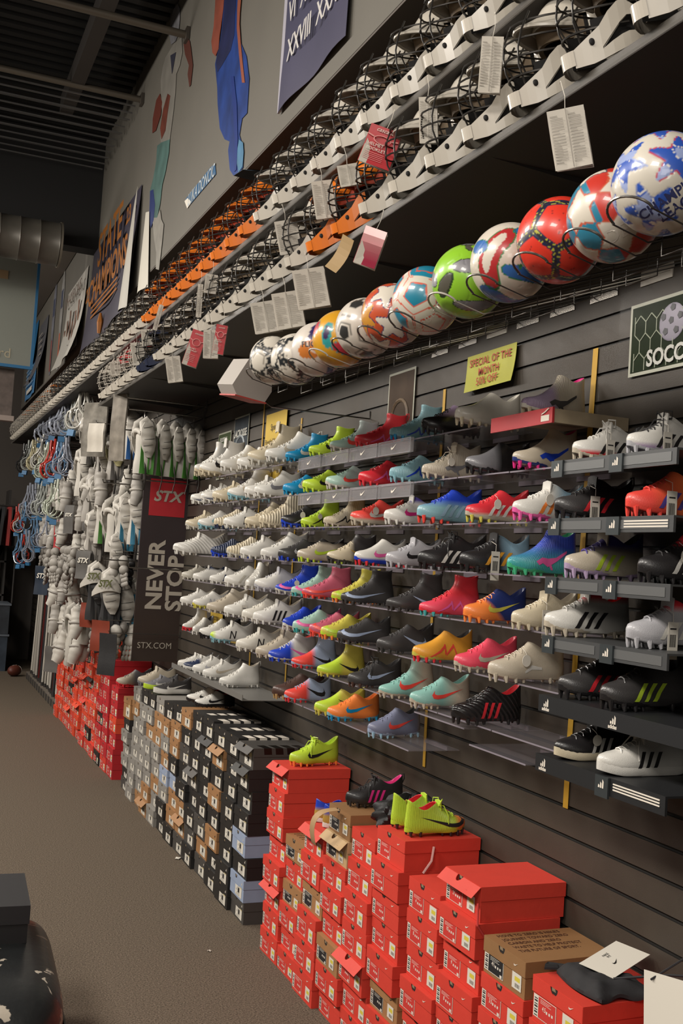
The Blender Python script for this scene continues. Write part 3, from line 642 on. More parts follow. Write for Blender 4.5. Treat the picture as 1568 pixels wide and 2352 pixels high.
# rows: toe pixel, description, options
SH = {
'A': [(434, 'white high cleat seen heel-on', dict(kind='high', sc=1.14, A='white', sole='cream', lc='black', lining='bone', rz=.5, tab=True)), (457, 'white cleat with thin black swoosh', dict(kind='high', sc=1.12, A='white', sole='cream', lc='black', tongue=True, lining='bone')),
      (498, 'white mid cleat with pale swoosh', dict(kind='mid', sc=1.12, A='white', lc='bone', lining='bone', rz=.25)), (543, 'white and black low cleat', dict(A='white', B='black', split=COL, lc='black', tongue=True, lacec='black')),
      (567, 'cream high cleat with pull tab', dict(kind='high', sc=1.14, A='cream', lc='bone', sole='clear', logo='oval', lining='bone', tab=True, tongue=True)), (610, 'white mid cleat with raised back tab', dict(kind='mid', sc=1.12, A='white', lc='bone', lining='bone', tab=True)),
      (657, 'bright blue high cleat, white swoosh', dict(kind='high', A='blue', lc='white', lining='dblue', sc=.95)), (707, 'lime high cleat with dark swoosh', dict(kind='high', A='lime', lc='black', lining='yellow')),
      (758, 'pale mint high cleat, red swoosh', dict(kind='high', A='mint', B='silver', split=GRAD, lc='coral', lining='mint', sole='clear')), (816, 'red high cleat with pink side', dict(kind='high', A='red', lc='pink', logo='air', sc=1.02, tab=True, lining='red')),
      (891, 'light blue ribbed high cleat', dict(kind='high', A='sky', lc='royal', logo='air', tex='knit', lining='sky', studc='blue')), (968, 'black low cleat with lilac stripe', dict(A='black', B='lilac', split=('Z', .055, .07), logo=None, typ='cleat', tab=True, rough=.25)),
      (1041, 'pearly white low cleat, golden studs', dict(A='pearl', logo=None, lace=False, studc='cream', lining='clear', rough=.22, sc=1.08))],
'B': [(437, 'white cleat with navy heel', dict(A='white', B='navy', split=BOT, logo=None, tongue=True, tab=True)), (460, 'white low cleat with navy lower', dict(A='white', B='navy', split=BOT, logo=None, tongue=True)),
      (488, 'plain cream low cleat', dict(A='cream', logo=None, lining='bone', tongue=True)), (521, 'white high cleat, clear aqua sole', dict(kind='high', A='white', sole='sky', lc='bone', lining='bone', tab=True)),
      (559, 'white cleat with black zigzag', dict(A='white', lc='black', logo='air', tongue=True, tab=True)), (583, 'white mid cleat with outlined swoosh', dict(kind='mid', A='white', lc='grey', lining='bone', tab=True)),
      (648, 'bright blue low cleat, white swoosh', dict(A='blue', lc='white', lining='dblue', sc=.95, price='disc')), (693, 'lime low cleat with dark swoosh', dict(A='lime', lc='black', lining='yellow')),
      (749, 'mint to grey low cleat, red swoosh', dict(A='mint', B='silver', split=GRAD, lc='coral', lining='mint', sole='clear')), (821, 'glossy red low cleat', dict(A='red', lc='pink', logo='air', lining='red', rough=.25)),
      (893, 'light blue ribbed low cleat', dict(A='sky', lc='royal', logo='air', tex='knit', lining='sky', studc='sky', tab=True)), (970, 'off white boot with loose laces', dict(kind='mid', A='bone', lc='grey', logo='cat', lining='bone', tongue=True, tex='knit', bow=True, price='disc')),
      (1072, 'black low cleat with silver toe', dict(A='black', B='grey', split=TOE, logo=None, lace=False, rough=.25)), (1173, 'white boot, blue cat, pink studs', dict(kind='mid', A='bone', lc='royal', logo='cat', lining='hotp', studc='hotp', sole='dblue', lace=False)),
      (1315, 'white and red three-striped boot', dict(A='white', B='red', split=BOT, lc='black', logo='wide', sole='bone', price='tag', tongue=True, bow=True)), (1436, 'iridescent white boot, black stripes', dict(A='white', B='lilac', split=BOT, lc='black', logo='wide', price='tag', tongue=True, lacec='black', sole='silver', bow=True))],
'C': [(424, 'white cleat with brown letter mark', dict(A='cream', lc='brown', logo='N', tongue=True, sole='clear')), (453, 'white low cleat with icy sole', dict(A='white', sole='sky', lc='sky', lining='bone')),
      (489, 'cream ribbed low cleat', dict(A='cream', lc='lime', logo='oval', tex='rib', studc='navy')), (513, 'white cleat with outlined letter mark', dict(A='white', lc='black', logo='N', tongue=True)),
      (560, 'cream high cleat with folded collar', dict(kind='mid', A='cream', logo=None, lining='bone', tab=True)), (594, 'cream high knitted cleat', dict(kind='high', A='cream', tex='rib', lc='bone', logo='oval', lining='bone', tab=True)),
      (643, 'black and silver patterned cleat', dict(A='black', lc='silver', logo='air', sole='royal', price='disc')), (689, 'lime high cleat with outlined zigzag', dict(kind='high', sc=.86, A='lime', lc='black', logo='air', lining='lime', price='disc')),
      (744, 'cream high cleat, dark lettering', dict(kind='high', sc=.86, A='cream', B='tan', split=HEEL, lc='black', logo='air', tex='knit', lining='cream', sole='bone')), (806, 'coral red low cleat, white swoosh', dict(A='coral', B='bone', split=BOT, lc='white', sole='bone', price='disc', lining='coral')),
      (883, 'white low cleat, black-pink swoosh', dict(A='white', B='purple', split=COL, lc='hotp', tongue=True, lacec='white', lining='char')), (953, 'sky blue boot with blue collar', dict(A='royal', B='sky', split=('Z', .07, .045), lc='lbl', logo='wide', sole='sky', studc='coral', lining='royal', sc=1.12)),
      (1069, 'red boot with white stripes', dict(A='red', B='bone', split=BOT, lc='white', logo='wide', sole='bone', studc='yellow', lining='red', price='disc')), (1175, 'white boot with pastel patches', dict(A='white', B='lbl', split=HEEL, lc='orange', logo='wide', sole='pink', tongue=True, price='disc', sc=1.06)),
      (1276, 'black boot with red toe stripes', dict(A='black', B='char', split=TOE, lc='red', logo='wide', tongue=True, price='tag', tab=True, sc=1.08)), (1437, 'orange boot with violet stripes', dict(A='coral', B='orange', split=GRAD, lc='purple', logo='wide', price='tag', sc=1.1, lining='orange'))],
'D': [(397, 'white knitted cleat, widest of its row', dict(A='white', tex='wav', logo=None, lining='bone', sc=1.3, tongue=True)), (484, 'navy ribbed cleat', dict(A='navy', tex='rib', logo=None, sole='royal', lining='dblue', sc=.92)),
      (519, 'cream ribbed cleat', dict(A='cream', tex='rib', logo=None, lining='bone', sole='clear')), (550, 'white cleat with tall heel flap', dict(A='white', logo=None, tongue=True, tab=True, lining='bone')),
      (596, 'white cleat with strap', dict(kind='mid', A='white', logo=None, lining='bone', tab=True)), (637, 'black low cleat, grey outlined swoosh', dict(A='char', lc='silver', sole='char', studc='royal')),
      (680, 'pearl grey cleat, volt outlined swoosh', dict(A='bone', B='black', split=COL, lc='lime', sole='bone', studc='lime', rough=.25)), (748, 'black and cream cleat, gold swoosh', dict(kind='mid', A='char', B='cream', split=TOE, lc='gold', logo='swoosh_rev', lacec='cream')),
      (810, 'white cleat, blue toe, pink-edged swoosh', dict(A='white', B='royal', split=BOT, lc='pink', sole='royal', studc='red', lace=False)), (884, 'metallic silver cleat, black swoosh', dict(A='silver', lc='black', sole='silver', rough=.25, tongue=True)),
      (962, 'black boot with three white stripes', dict(A='black', lc='white', logo='wide', tongue=True, bow=True, lacec='black', sc=1.12)), (1051, 'black boot with golden stripes', dict(A='black', B='lbl', split=HEEL, lc='amber', logo='wide', tongue=True, price='tag', lacec='black', sc=1.12)),
      (1159, 'blue to green boot, pink cat', dict(kind='mid', A='royal', B='teal', split=('Z', .085, .035), lc='pink', logo='cat', sole='green', studc='green', lining='green', tex='knit', lace=False, sc=1.06)),
      (1290, 'white boot, lime toe, purple collar', dict(A='bone', B='purple', split=('Z', .062, .078), lc='lime', logo='wide', sole='lilac', tongue=True, lacec='purple', sc=1.12)), (1464, 'black boot, white stripes, red collar', dict(A='black', B='red', split=COL, lc='white', logo='wide', lining='red', price='disc', sc=1.1))],
'E': [(416, 'small white cleat with clear toe', dict(A='clear', logo=None, sc=.8, tongue=True)), (443, 'small navy and white cleat', dict(A='white', B='navy', split=COL, logo=None, sc=.8, tongue=True)),
      (480, 'small navy striped cleat', dict(A='white', lc='navy', logo='stripes', sc=.8, tongue=True, tab=True)), (514, 'white cleat with clear stripes', dict(A='white', lc='clear', logo='wide', lining='bone')),
      (543, 'glossy white cleat seen heel-on', dict(kind='mid', A='white', logo=None, lining='bone', rz=.9, rough=.2)), (585, 'silver glitter cleat with tab', dict(A='silver', B='white', split=TOE, logo=None, tab=True, tongue=True)),
      (630, 'royal blue high cleat, pink stripe', dict(kind='high', A='royal', lc='pink', logo='swoosh_big', lining='royal', price='disc', sole='clear')), (666, 'mint high cleat with pink band', dict(kind='high', A='mint', lc='pink', logo='swoosh_big', lining='mint', sole='mint', studc='teal')),
      (695, 'rose high cleat, orange swoosh', dict(kind='high', A='rose', lc='coral', logo='swoosh_big', lining='rose', sole='coral', sc=1.02)), (759, 'yellow high cleat', dict(kind='high', A='yellow', B='lime', split=BOT, lc='lime', logo='swoosh_big', lining='yellow', sole='lime', studc='orange')),
      (783, 'black high cleat, long pale swoosh', dict(kind='high', A='char', lc='pblue', logo='swoosh_big', lining='char', sole='char')), (889, 'black high cleat, short pale swoosh', dict(kind='high', A='char', lc='pblue', logo='swoosh_rev', lining='char', sole='char')),
      (964, 'red high cleat, pink zigzag side', dict(kind='high', A='red', B='pinkr', split=('Z', .09, .05), lc='pink', logo='air', lining='red', sole='red', studc='teal')), (1061, 'orange cleat, navy collar, yellow swoosh', dict(A='orange', B='dblue', split=('D', -.12, -.09), lc='yellow', logo='swoosh', lining='dblue', sole='orange', studc='orange')),
      (1170, 'cream cleat with laces untied', dict(A='cream', logo=None, price='tag', tongue=True, lining='bone')), (1256, 'white boot with red fold-over tongue', dict(A='white', B='red', split=COL, lc='black', logo='wide', sole='bone', tongue=True, lining='red', sc=1.14)),
      (1436, 'silver boot with red fold-over tongue', dict(A='silver', B='red', split=COL, lc='white', logo='wide', price='tag', tongue=True, lining='red', sc=1.1))],
'F': [(414, 'white cleat, leftmost of sixth row', dict(A='white', logo=None, sc=.9, tongue=True, lining='bone')), (441, 'white cleat with yellow-tinted sole', dict(A='white', sole='yellow', logo='N', lc='silver', sc=.9, lining='bone')),
      (474, 'cream high cleat with strap', dict(kind='mid', A='bone', logo=None, lining='bone', tab=True)), (512, 'white cleat with tag and open strap', dict(A='white', logo=None, price='tag', tongue=True, lining='bone')),
      (553, 'plain off white low cleat', dict(A='pearl', logo=None, lining='bone', tab=True)), (580, 'white cleat with black stripes, strap', dict(A='white', lc='black', logo='stripes', tongue=True, tab=True, lining='bone')),
      (636, 'royal blue low cleat with cardboard tag', dict(A='royal', lc='pink', logo='oval', lining='royal', sole='white', rz=.3)), (672, 'mint low cleat with pink patch', dict(A='mint', B='pink', split=('X', -.10, -.07), lc='pink', logo='swoosh_big', lining='char', sole='mint', studc='teal')),
      (711, 'rose low cleat, orange swoosh', dict(A='rose', lc='coral', logo='swoosh_big', lining='char', sole='coral')), (735, 'yellow low cleat, thin dark swoosh', dict(A='yellow', B='lime', split=BOT, lc='lime', logo='swoosh_big', lining='yellow', sole='lime', studc='orange')),
      (776, 'black low cleat, long pale swoosh', dict(A='char', lc='pblue', logo='swoosh_big', lining='black', sole='char')), (866, 'black low cleat, short pale swoosh', dict(A='char', lc='pblue', logo='swoosh_rev', lining='black', sole='char')),
      (947, 'yellow to orange low cleat, red zigzag', dict(A='amber', lc='coral', logo='air', lining='char', sole='yellow', studc='red', lace=False)), (1041, 'neon pink-red low cleat', dict(A='pinkr', lc='bone', sole='bone', studc='bone', lining='pinkr')),
      (1124, 'pale grey pearl cleat with price disc', dict(A='bone', lc='white', logo='oval', price='disc', sole='bone', lining='bone', sc=1.1)), (1288, 'black boot with red thin stripes', dict(A='char', lc='red', logo='wide', sole='black', studc='black', lining='black', rough=.3, sc=1.1)),
      (1372, 'black boot with green thin stripes', dict(A='char', lc='lime', logo='wide', sole='black', studc='black', lining='black', rough=.3, sc=1.15))],
'G': [(411, 'small white and red high cleat', dict(kind='high', A='white', B='red', split=BOT, lc='red', logo='oval', sole='red', sc=.8, rz=.5)), (430, 'small white cleat seen heel-on', dict(A='white', logo=None, sc=.85, rz=.7)),
      (455, 'white and black cleat', dict(A='white', B='black', split=HEEL, logo=None, sole='black', lining='char')), (482, 'white cleat, lime toe, letter mark', dict(A='white', B='lime', split=('X', -.24, -.262), lc='black', logo='N', sole='sky', tongue=True)),
      (541, 'off white cleat with letter mark', dict(A='pearl', lc='black', logo='N', tongue=True, lining='bone')), (586, 'off white high cleat', dict(kind='mid', A='bone', logo=None, lining='bone', tongue=True)),
      (615, 'white sock cleat, blue toe, pink swoosh', dict(kind='mid', A='white', B='royal', split=TOE, lc='pink', logo='swoosh_rev', sole='white', studc='royal', lining='coral', sc=.95)),
      (668, 'grey blue sock cleat, red toe', dict(kind='high', A='pblue', B='coral', split=TOE, lc='black', logo='swoosh_rev', sole='pblue', studc='red', lining='pblue', lace=False, sc=.95)),
      (727, 'yellow sock cleat, black swoosh', dict(kind='high', A='yellow', B='lime', split=TOE, lc='black', logo='swoosh_rev', sole='yellow', lining='yellow', lace=False, sc=.95)),
      (797, 'black laced cleat, pale outlined swoosh', dict(A='char', lc='pblue', sole='char', studc='brown', bow=True, lacec='black')), (866, 'mint high cleat, coral swoosh', dict(kind='high', A='dmint', B='bone', split=('X', -.14, -.07), lc='coral', sole='bone', studc='bone', lining='mint')),
      (940, 'mint low cleat, coral swoosh', dict(A='dmint', B='bone', split=('X', -.14, -.07), lc='coral', sole='bone', studc='bone', lining='dmint')), (1036, 'glossy black wavy boot, red trim', dict(A='black', tex='wav', lc='red', logo='stripes', sole='black', lining='red', rough=.18, sc=1.08)),
      (1270, 'black leather boot with white stripes', dict(A='black', lc='white', logo='stripes', typ='flat', sole='cream', tongue=True, price='disc', lacec='black', rough=.35, sc=1.1)),
      (1376, 'white leather boot with black stripes', dict(A='white', lc='black', logo='stripes', typ='flat', sole='white', tongue=True, bow=True, lacec='white', lining='char', rough=.4, sc=1.12))],
'H': [(625, 'brown cleat with white dotted side', dict(A='brown', lc='silver', logo='oval', sole='brown', studc='tan')), (650, 'grey blue low cleat, red toe', dict(A='pblue', B='coral', split=TOE, lc='black', logo='swoosh_rev', sole='pblue', studc='red', lining='char')),
      (721, 'pale yellow low cleat, black swoosh', dict(A='yellow', B='lime', split=TOE, lc='black', logo='swoosh_rev', sole='yellow', lining='yellow', lace=False)), (750, 'orange cleat with dark lettering', dict(A='orange', lc='blue', sole='sky', studc='blue', lining='orange')),
      (836, 'slate blue cleat, red swoosh', dict(A='greyb', lc='coral', sole='pblue', studc='lbl', lining='char', rz=.2))],
}
sr = random.Random(3); SHY = {}
for row, lst in SH.items():
    z = ROWZ[row]
    for i, (px, desc, kw) in enumerate(lst):
        kw = dict(kw)
        if px < 630: kw['sc'] = kw.get('sc', 1)*1.10
        rz = kw.pop('rz', 0)+sr.uniform(-.06, .06); sc = kw.get('sc', 1)
        y = Yof(px, -.022-LZ*sc, z+.02)
        if row == 'D' and px == 397: pass
        SHY.setdefault(row, []).append(y)
        c = y
        k = 'football_cleat' if px < 630 else 'soccer_cleat'
        cleat((-.022-(LZ*sc*(1-math.cos(rz))), c + LZ*sc*math.sin(rz)*0, z), rz, desc, ROWN[row], name=k, **kw)
# lower white pairs near the sign panel, standing on a tilted clear tray
for i, (px, py, desc, kw) in enumerate([(406, 1572, 'white turf shoe with black streaks', dict(A='white', lc='black', logo='air', typ='turf', tongue=True)), (418, 1590, 'navy toed white trainer', dict(A='white', B='navy', split=TOE, logo=None, typ='turf', tongue=True)),
        (440, 1592, 'white laced cleat with grey marks', dict(A='white', lc='silver', logo='swoosh', tongue=True)), (462, 1597, 'bright white low cleat', dict(A='white', lc='bone', logo='swoosh', tongue=True)), (500, 1606, 'white mid cleat with raised back tab', dict(kind='mid', A='white', logo=None, tab=True, lining='bone'))]):
    y = Yof(px, -.30, 1.20); cleat((-.022, y, 1.185-.0*i), sr.uniform(-.05, .05), desc, 'low grey tray by STX panel', lining=kw.pop('lining', 'char'), name='football_cleat', group='white shoes on the low grey tray', **kw)
for px, desc, kw in ((1182, 'white and pink boot, black cat', dict(kind='mid', A='bone', B='lilac', split=TOE, lc='black', logo='cat', lining='hotp', sole='pearl', studc='cream', lace=False, tex='knit', sc=1.02)),):
    cleat((-.03, 3.15, 2.557), .12, desc, 'standing on the red-fronted wooden tray', **kw)

# ================================================================ SHELVES, TAPES, SIGNS
m_acr = mat('clear_acrylic', '#8f8a90', .12, alpha=.20); m_acr_e = mat('acrylic_edge', '#8f8790', .25, alpha=.75)
def acrylic(y0, y1, z, D, label, lip=0, group='clear shelves on the slatwall'):
    t = thing('clear_shelf', label, 'shelf', (0, y0, z), (0, 0, 0), group); W = y1-y0
    MB().box(-D, -.002, 0, W, -.004, 0).obj('shelf_plate', m_acr, t)
    e = MB(); e.box(-D-.001, -D+.001, 0, W, -.005, .0005); e.obj('front_edge', m_acr_e, t)
    MB().box(-.006, .004, W*.25, W*.75, -.022, -.004).obj('wall_bracket', m_acr_e, t)
    return t
for row in 'ABCDEFG':
    ys = sorted(SHY[row]); z = ROWZ[row]-.0005; lo = ys[0]-.07; hi = ys[-1]+.06; segs = []
    if row in 'BCDEFG': lo = 2.92
    n_ = max(1, round((hi-lo)/.40)); st = (hi-lo)/n_
    for k in range(n_):
        acrylic(lo+k*st+.002, lo+(k+1)*st-.006, z+(.0 if k % 2 else -.0006), .225, f'clear plastic shelf, {ordn(k+1)} from the right, {ROWN[row]}')
for k, (y0, y1) in enumerate(((5.2, 5.62), (4.8, 5.18), (4.38, 4.78), (3.95, 4.36))):
    acrylic(y0, y1, ROWZ['H']-.001, .24, f'clear plastic shelf, {ordn(k+1)} from the left, {ROWN["H"]}')
acrylic(3.06, 3.44, 1.44-.062, .25, 'empty clear plastic shelf left of the black leather boot')
acrylic(3.45, 3.86, 1.44+.002-.008, .27, 'clear plastic shelf under the glossy black wavy boot')
t = thing('metal_tray', 'low grey metal tray holding white shoes by the STX panel', 'tray', (0, 5.98, 1.18), (0, 0, 0))
f = MB(); f.box(-.32, -.002, 0, 1.75, -.004, 0); f.box(-.32, -.316, 0, 1.75, 0, .03); f.obj('tray_plate', mat('tray_grey', '#7c7a76', .4, .3), t)
# swoosh fronts under the two top rows
for k, (row, px0, px1) in enumerate([(r, a, b) for r in 'AB' for a, b in ((690, 742), (746, 806), (808, 872), (874, 950))]):
    z = ROWZ[row]-.012; X = -.29; ya, yb = Yof(px0, X, z-.03), Yof(px1, X, z-.03)
    i = k % 4
    t = thing('swoosh_shelf_front', f'clear swoosh block, {ordn(i+1)} from left, under the {("top","second")[k//4]} shoe shelf', 'shelf front', (X, yb, z), group='clear swoosh blocks under the shoe shelves')
    W = ya-yb-.006
    MB().box(-.014, 0, 0, W, -.062, 0).obj('clear_block', mat('block_clear', '#a9a6a8', .12, alpha=.30), t)
    f = MB(); f.box(-.0155, -.014, 0, W, -.0625, -.059); f.box(-.0155, -.014, 0, W, -.003, 0); f.box(-.0155, -.014, 0, .003, -.059, -.003); f.box(-.0155, -.014, W-.003, W, -.059, -.003)
    f.obj('bright_edges', mat('edge_bright', '#9c999c', .2, alpha=.7), t)
    s = MB(); swoosh_flat(s, (-.016, W*.5+.028, -.042), (0, -1, 0), (0, 0, 1), .055); s.obj('swoosh', m_swW, t)
    MB().box(0, .29, .01, W-.01, -.010, -.006).obj('support_plate', m_acr, t)
# grey metal display shelves at the right with bar logos
m_tray = mat('display_grey', '#4a4b4c', .42, .3); m_rail = mat('display_rail', '#6c6d6d', .4, .4); m_trayb = mat('display_black', '#1e1f21', .45)
def bars(mb, x, y, z, s, word=False):
    for k in range(3):
        h0 = .35+.32*k; yy = y-k*s*.36
        mb.add([(x, yy, z), (x, yy-s*.26, z), (x, yy-s*.26-s*.02, z+s*h0*.75), (x, yy-s*.05-s*.0, z+s*h0)], [(0, 1, 2, 3)])
for row, y0, y1, dark in (('B', 2.30, 2.90, 0), ('C', 2.30, 2.90, 0), ('D', 2.30, 2.90, 0), ('E', 2.30, 2.90, 0), ('F', 2.22, 2.90, 1), ('G', 2.28, 2.90, 1)):
    z = ROWZ[row]-.0012; W = y1-y0
    t = thing('display_shelf', f'{"black" if dark else "grey"} metal display shelf with bar logos, {ROWN[row]} at right', 'shelf', (0, y0, z), group='metal shelves with bar logos at the right')
    m = m_trayb if dark else m_tray
    b = MB(); b.box(-.31, -.002, 0, W, -.006, 0); b.obj('tray', m, t)
    b = MB(); zt = -.052 if dark else -.046; b.box(-.318, -.31, 0, W, zt, 0); b.obj('front_rail', m, t)
    if not dark:
        for k in range(2):
            ya = .02+k*W/2; b = MB(); b.box(-.3195, -.318, ya, ya+W/2-.085, -.036, -.010); b.obj('rail_insert', m_rail, t)
    for k in range(2):
        yy = W*(.5*(k+1))-.012; lb = t
        if not dark or k == 0 and row == 'G':
            lb = MB(); lb.box(-.326, -.319, yy-.062, yy-.002, zt-.008, -.0005); lb = lb.obj('logo_tab', mat('logo_tab', '#3b4042', .4, .3), t)
        b = MB(); bars(b, -.3268 if lb != t else -.3188, yy-.018, -.034, .026); b.obj('bar_logo', m_swW, lb)
        if dark: writing('logo_word', 'adidas', .016, m_swW, t, (-.3188, yy-.03, -.042), *WALLX, bold=.0004)
    if row in 'CG':
        for k in range(3): MB().box(-.3205, -.3190, .02, W/2-.09, -.032+k*.008, -.028+k*.008).obj('white_line', m_swW, t)
# wooden tray with red front
t = thing('wooden_tray', 'pale wooden shoe tray with red front, top row', 'shelf', (0, 2.93, 2.556), (0, 0, 0))
b = MB(); b.box(-.30, -.002, 0, .38, -.010, 0); b.box(-.30, -.002, 0, .012, -.045, -.01); b.obj('wood_board', mat('pale_wood', '#a3937a', .6, var=.2, vscale=14), t)
MB().box(-.308, -.30, -.005, .385, -.048, .004).obj('red_front', mat('puma_red', '#a8222a', .45), t)
b = MB(); b.box(-.3092, -.3082, .012, .060, -.040, -.020); b.obj('white_wordmark', m_swW, t)
b = MB(); b.tube([(-.3095, .055, -.016), (-.3095, .035, -.010), (-.3095, .014, .000)], .0026, 4); b.obj('leaping_mark', m_swW, t)
# yellow tapes
for k, (xt, yt, xb, yb, w_) in enumerate(((1368, 800, 1298, 1856, .030), (1021, 894, 973, 1761, .024), (693, 960, 654, 1577, .022), (608, 919, 571, 1557, .022))):
    a, b_ = atX(xt, yt, -.004), atX(xb, yb, -.004); o = MB()
    def fn(u, v): p = a.lerp(b_, v); return (-.004-.002*math.sin(v*9)**2, p.y+(u-.5)*w_, p.z), (-1, 0, 0)
    o.sheet(fn, 3, 24, .001); o = o.obj('yellow_tape', mat('yellow_tape', '#b58d2c', .55, var=.12, vscale=10))
    tag(o, f'long yellow tape running down the slatwall, {ordn(k+1)} from the right', 'tape', 'yellow tapes on the slatwall')
a, b_ = atX(452, 1440, -.006), atX(690, 1478, -.006)
def quadY(name, label, cat, pts, X, m, th=.002, group=None):
    P = [atX(px, py, X) for px, py in pts]; mb = MB()
    mb.prism(list(range(len(P))), lambda i: (X, P[i].y, P[i].z), lambda i: (X+th, P[i].y, P[i].z)) if False else None
    n_ = len(P); mb.add([(X, p.y, p.z) for p in P]+[(X+th, p.y, p.z) for p in P], [tuple(range(n_)), tuple(range(2*n_-1, n_-1, -1))]+[(i, i+n_, (i+1) % n_+n_, (i+1) % n_) for i in range(n_)])
    o = mb.obj(name, m); return tag(o, label, cat, group) if label else o
m_sig = mat('sign_yellow', '#c2a238', .6, var=.04, vscale=8); m_sig2 = mat('sign_lime', '#a3a138', .6)
quadY('yellow_paper_strip', 'yellow paper strip stuck along the slatwall, low left', 'paper strip', [(448, 1438), (480, 1446), (480, 1458), (448, 1450)], -.006, m_sig)
quadY('yellow_paper_strip', 'yellow paper strip stuck right of the low small sign', 'paper strip', [(516, 1458), (560, 1470), (560, 1484), (516, 1472)], -.006, m_sig)
def sign(name, label, Y, z0, z1, wd, X, lines, m, mi, sizes, shear=0, curl=.0, sx=1.0):
    t = thing(name, label, 'sign', (X, Y, z0)); H = z1-z0; mb = MB()
    def fn(u, v): return (-curl*(1-v)**2*(1-u*.5)-.003, (u-.5)*wd, v*H), (-1, 0, 0)
    mb.sheet(fn, 6, 8, .0012); mb.obj('paper', m, t)
    for tx, zz, s in lines:
        writing('sign_writing', tx, s, mi, t, (-.0075-curl*(1-zz)**2, 0, zz*H), *WALLX, sx=sx, bold=s*.004, space=1.08)
    return t
Y = atX(1133, 850, 0).y
sign('paper_sign', 'yellow-green paper sign, special of the month, red writing', Y, atX(1135, 888, -.01).z, atX(1135, 803, -.01).z, .40, -.012,
     [('SPECIAL OF THE', .76, .046), ('MONTH', .47, .046), ('50% OFF', .20, .046)], m_sig2, mat('red_ink', '#a8362a', .6), None, curl=.02, sx=.95)
Y = atX(640, 960, 0).y
sign('paper_sign', 'tall yellow paper sign, special on football lacrosse cleats', Y, 2.50, 2.98, .42, -.012,
     [('Special:', .80, .060), ('Football/Lacrosse', .60, .050), ('Cleats', .41, .056), ('30% OFF', .22, .054)], m_sig, mat('dark_ink', '#4a3c1c', .6), None, curl=.02, sx=.95)
Y = atX(500, 1440, 0).y
sign('paper_sign', 'small yellow sign between low shelves at lower left', Y, 1.395, 1.59, .32, -.012, [('FOOTBALL', .78, .042), ('AND', .50, .038), ('LACROSSE CLEATS', .22, .034)], m_sig, mat('dark_ink', '#4a3c1c', .6), None, sx=.9)
# picture signs in clear sleeves
def pic(label, Y, z0, z1, wd, words, cols, ballq=None, kind='soccer'):
    t = thing('sleeved_picture', label, 'picture sign', (-.008, Y, z0), group=None); H = z1-z0
    MB().box(-.0015, 0, -wd/2, wd/2, 0, H).obj('picture_backing', mat('pic_border', '#a8a898', .5), t)
    MB().box(-.0030, -.0015, -wd/2+.012, wd/2-.012, .012, H-.012).obj('picture', mat(cols[0]+'p', cols[0], .75, spec=.15, var=.25, vscale=7), t)
    g = MB()
    if kind == 'soccer':
        for i in range(6):
            for j in range(3):
                y = wd/2-.03-i*.055-(.0275 if j % 2 else 0); z = .014+j*.062
                if y < -wd/2+.04 or z > H-.075: continue
                g.tube([(-.004, y, z), (-.004, y, z+.038)], .002, 4); g.tube([(-.004, y, z+.038), (-.004, y-.0275, z+.062)], .002, 4); g.tube([(-.004, y, z+.038), (-.004, y+.0275 if y+.0275 < wd/2-.012 else y, z+.062)], .002, 4)
        g.obj('goal_net', mat('net_white', '#9aa08c', .6), t)
        b = MB(); b.ell((-.004, -.045, H*.62), (.003, .062, .062), 28, 12); b.obj('printed_ball', mat('ball_grey', '#827c8a', .5), t, True)
        q = MB()
        for a, rr in ((0, 0), (.4, .042), (1.7, .042), (2.9, .042), (4.1, .042), (5.4, .042)):
            cy, cz = -.045+rr*math.cos(a), H*.64+rr*math.sin(a)
            q.add([(-.0078, cy+.013*math.cos(k*1.2566), cz+.013*math.sin(k*1.2566)) for k in range(5)], [(0, 1, 2, 3, 4)])
        q.obj('printed_patches', mat('patch_dark', '#2b2a30', .5), t)
    else:
        b = MB(); b.tube([(-.004, wd*.3*math.cos(a), H*.45+H*.2*math.sin(a)) for a in [k*math.pi/8 for k in range(17)]], .010, 5); b.obj('printed_swirl', mat('swirl', cols[1], .5), t)
    for tx, yy, zz, s in words: writing('picture_writing', tx, s, mat('pic_letter', '#b9b8b0', .5), t, (-.0088, yy, zz), *WALLX, bold=s*.03, sx=.9)
    mb = MB(); mb.box(-.011, -.0095, -wd/2-.03, wd/2+.05, -.02, H+.05); mb.obj('clear_sleeve', mat('sleeve', '#4d4a48', .15, spec=.1, alpha=.03), t)
    return t
p0, p1 = atX(1455, 705, 0), atX(1450, 868, 0)
pic('soccer picture sign with goal net and ball at right edge', p0.y-.17, p1.z, p0.z, .34, [('SOCCER', -.06, .045, .075)], ('#17240f', '#888'))
pic('lacrosse cleats picture sign in a clear sleeve', atX(559, 960, 0).y, 2.62, 3.04, .36, [('LACROSSE', 0, .29, .075), ('CLEATS', 0, .12, .075)], ('#3c4248', '#8d9498'), kind='x')
pic('green football picture sign in a clear sleeve, beside lacrosse sign', atX(521, 975, 0).y, 2.60, 2.96, .34, [('FOOTBALL', 0, .30, .045), ('CLEATS', 0, .05, .045)], ('#3e4a2e', '#a2a494'), kind='x')
pic('small picture sign behind the light blue high cleat', atX(925, 905, 0).y, 2.56, 2.98, .30, [], ('#4a3d33', '#6b5a48'), kind='x')

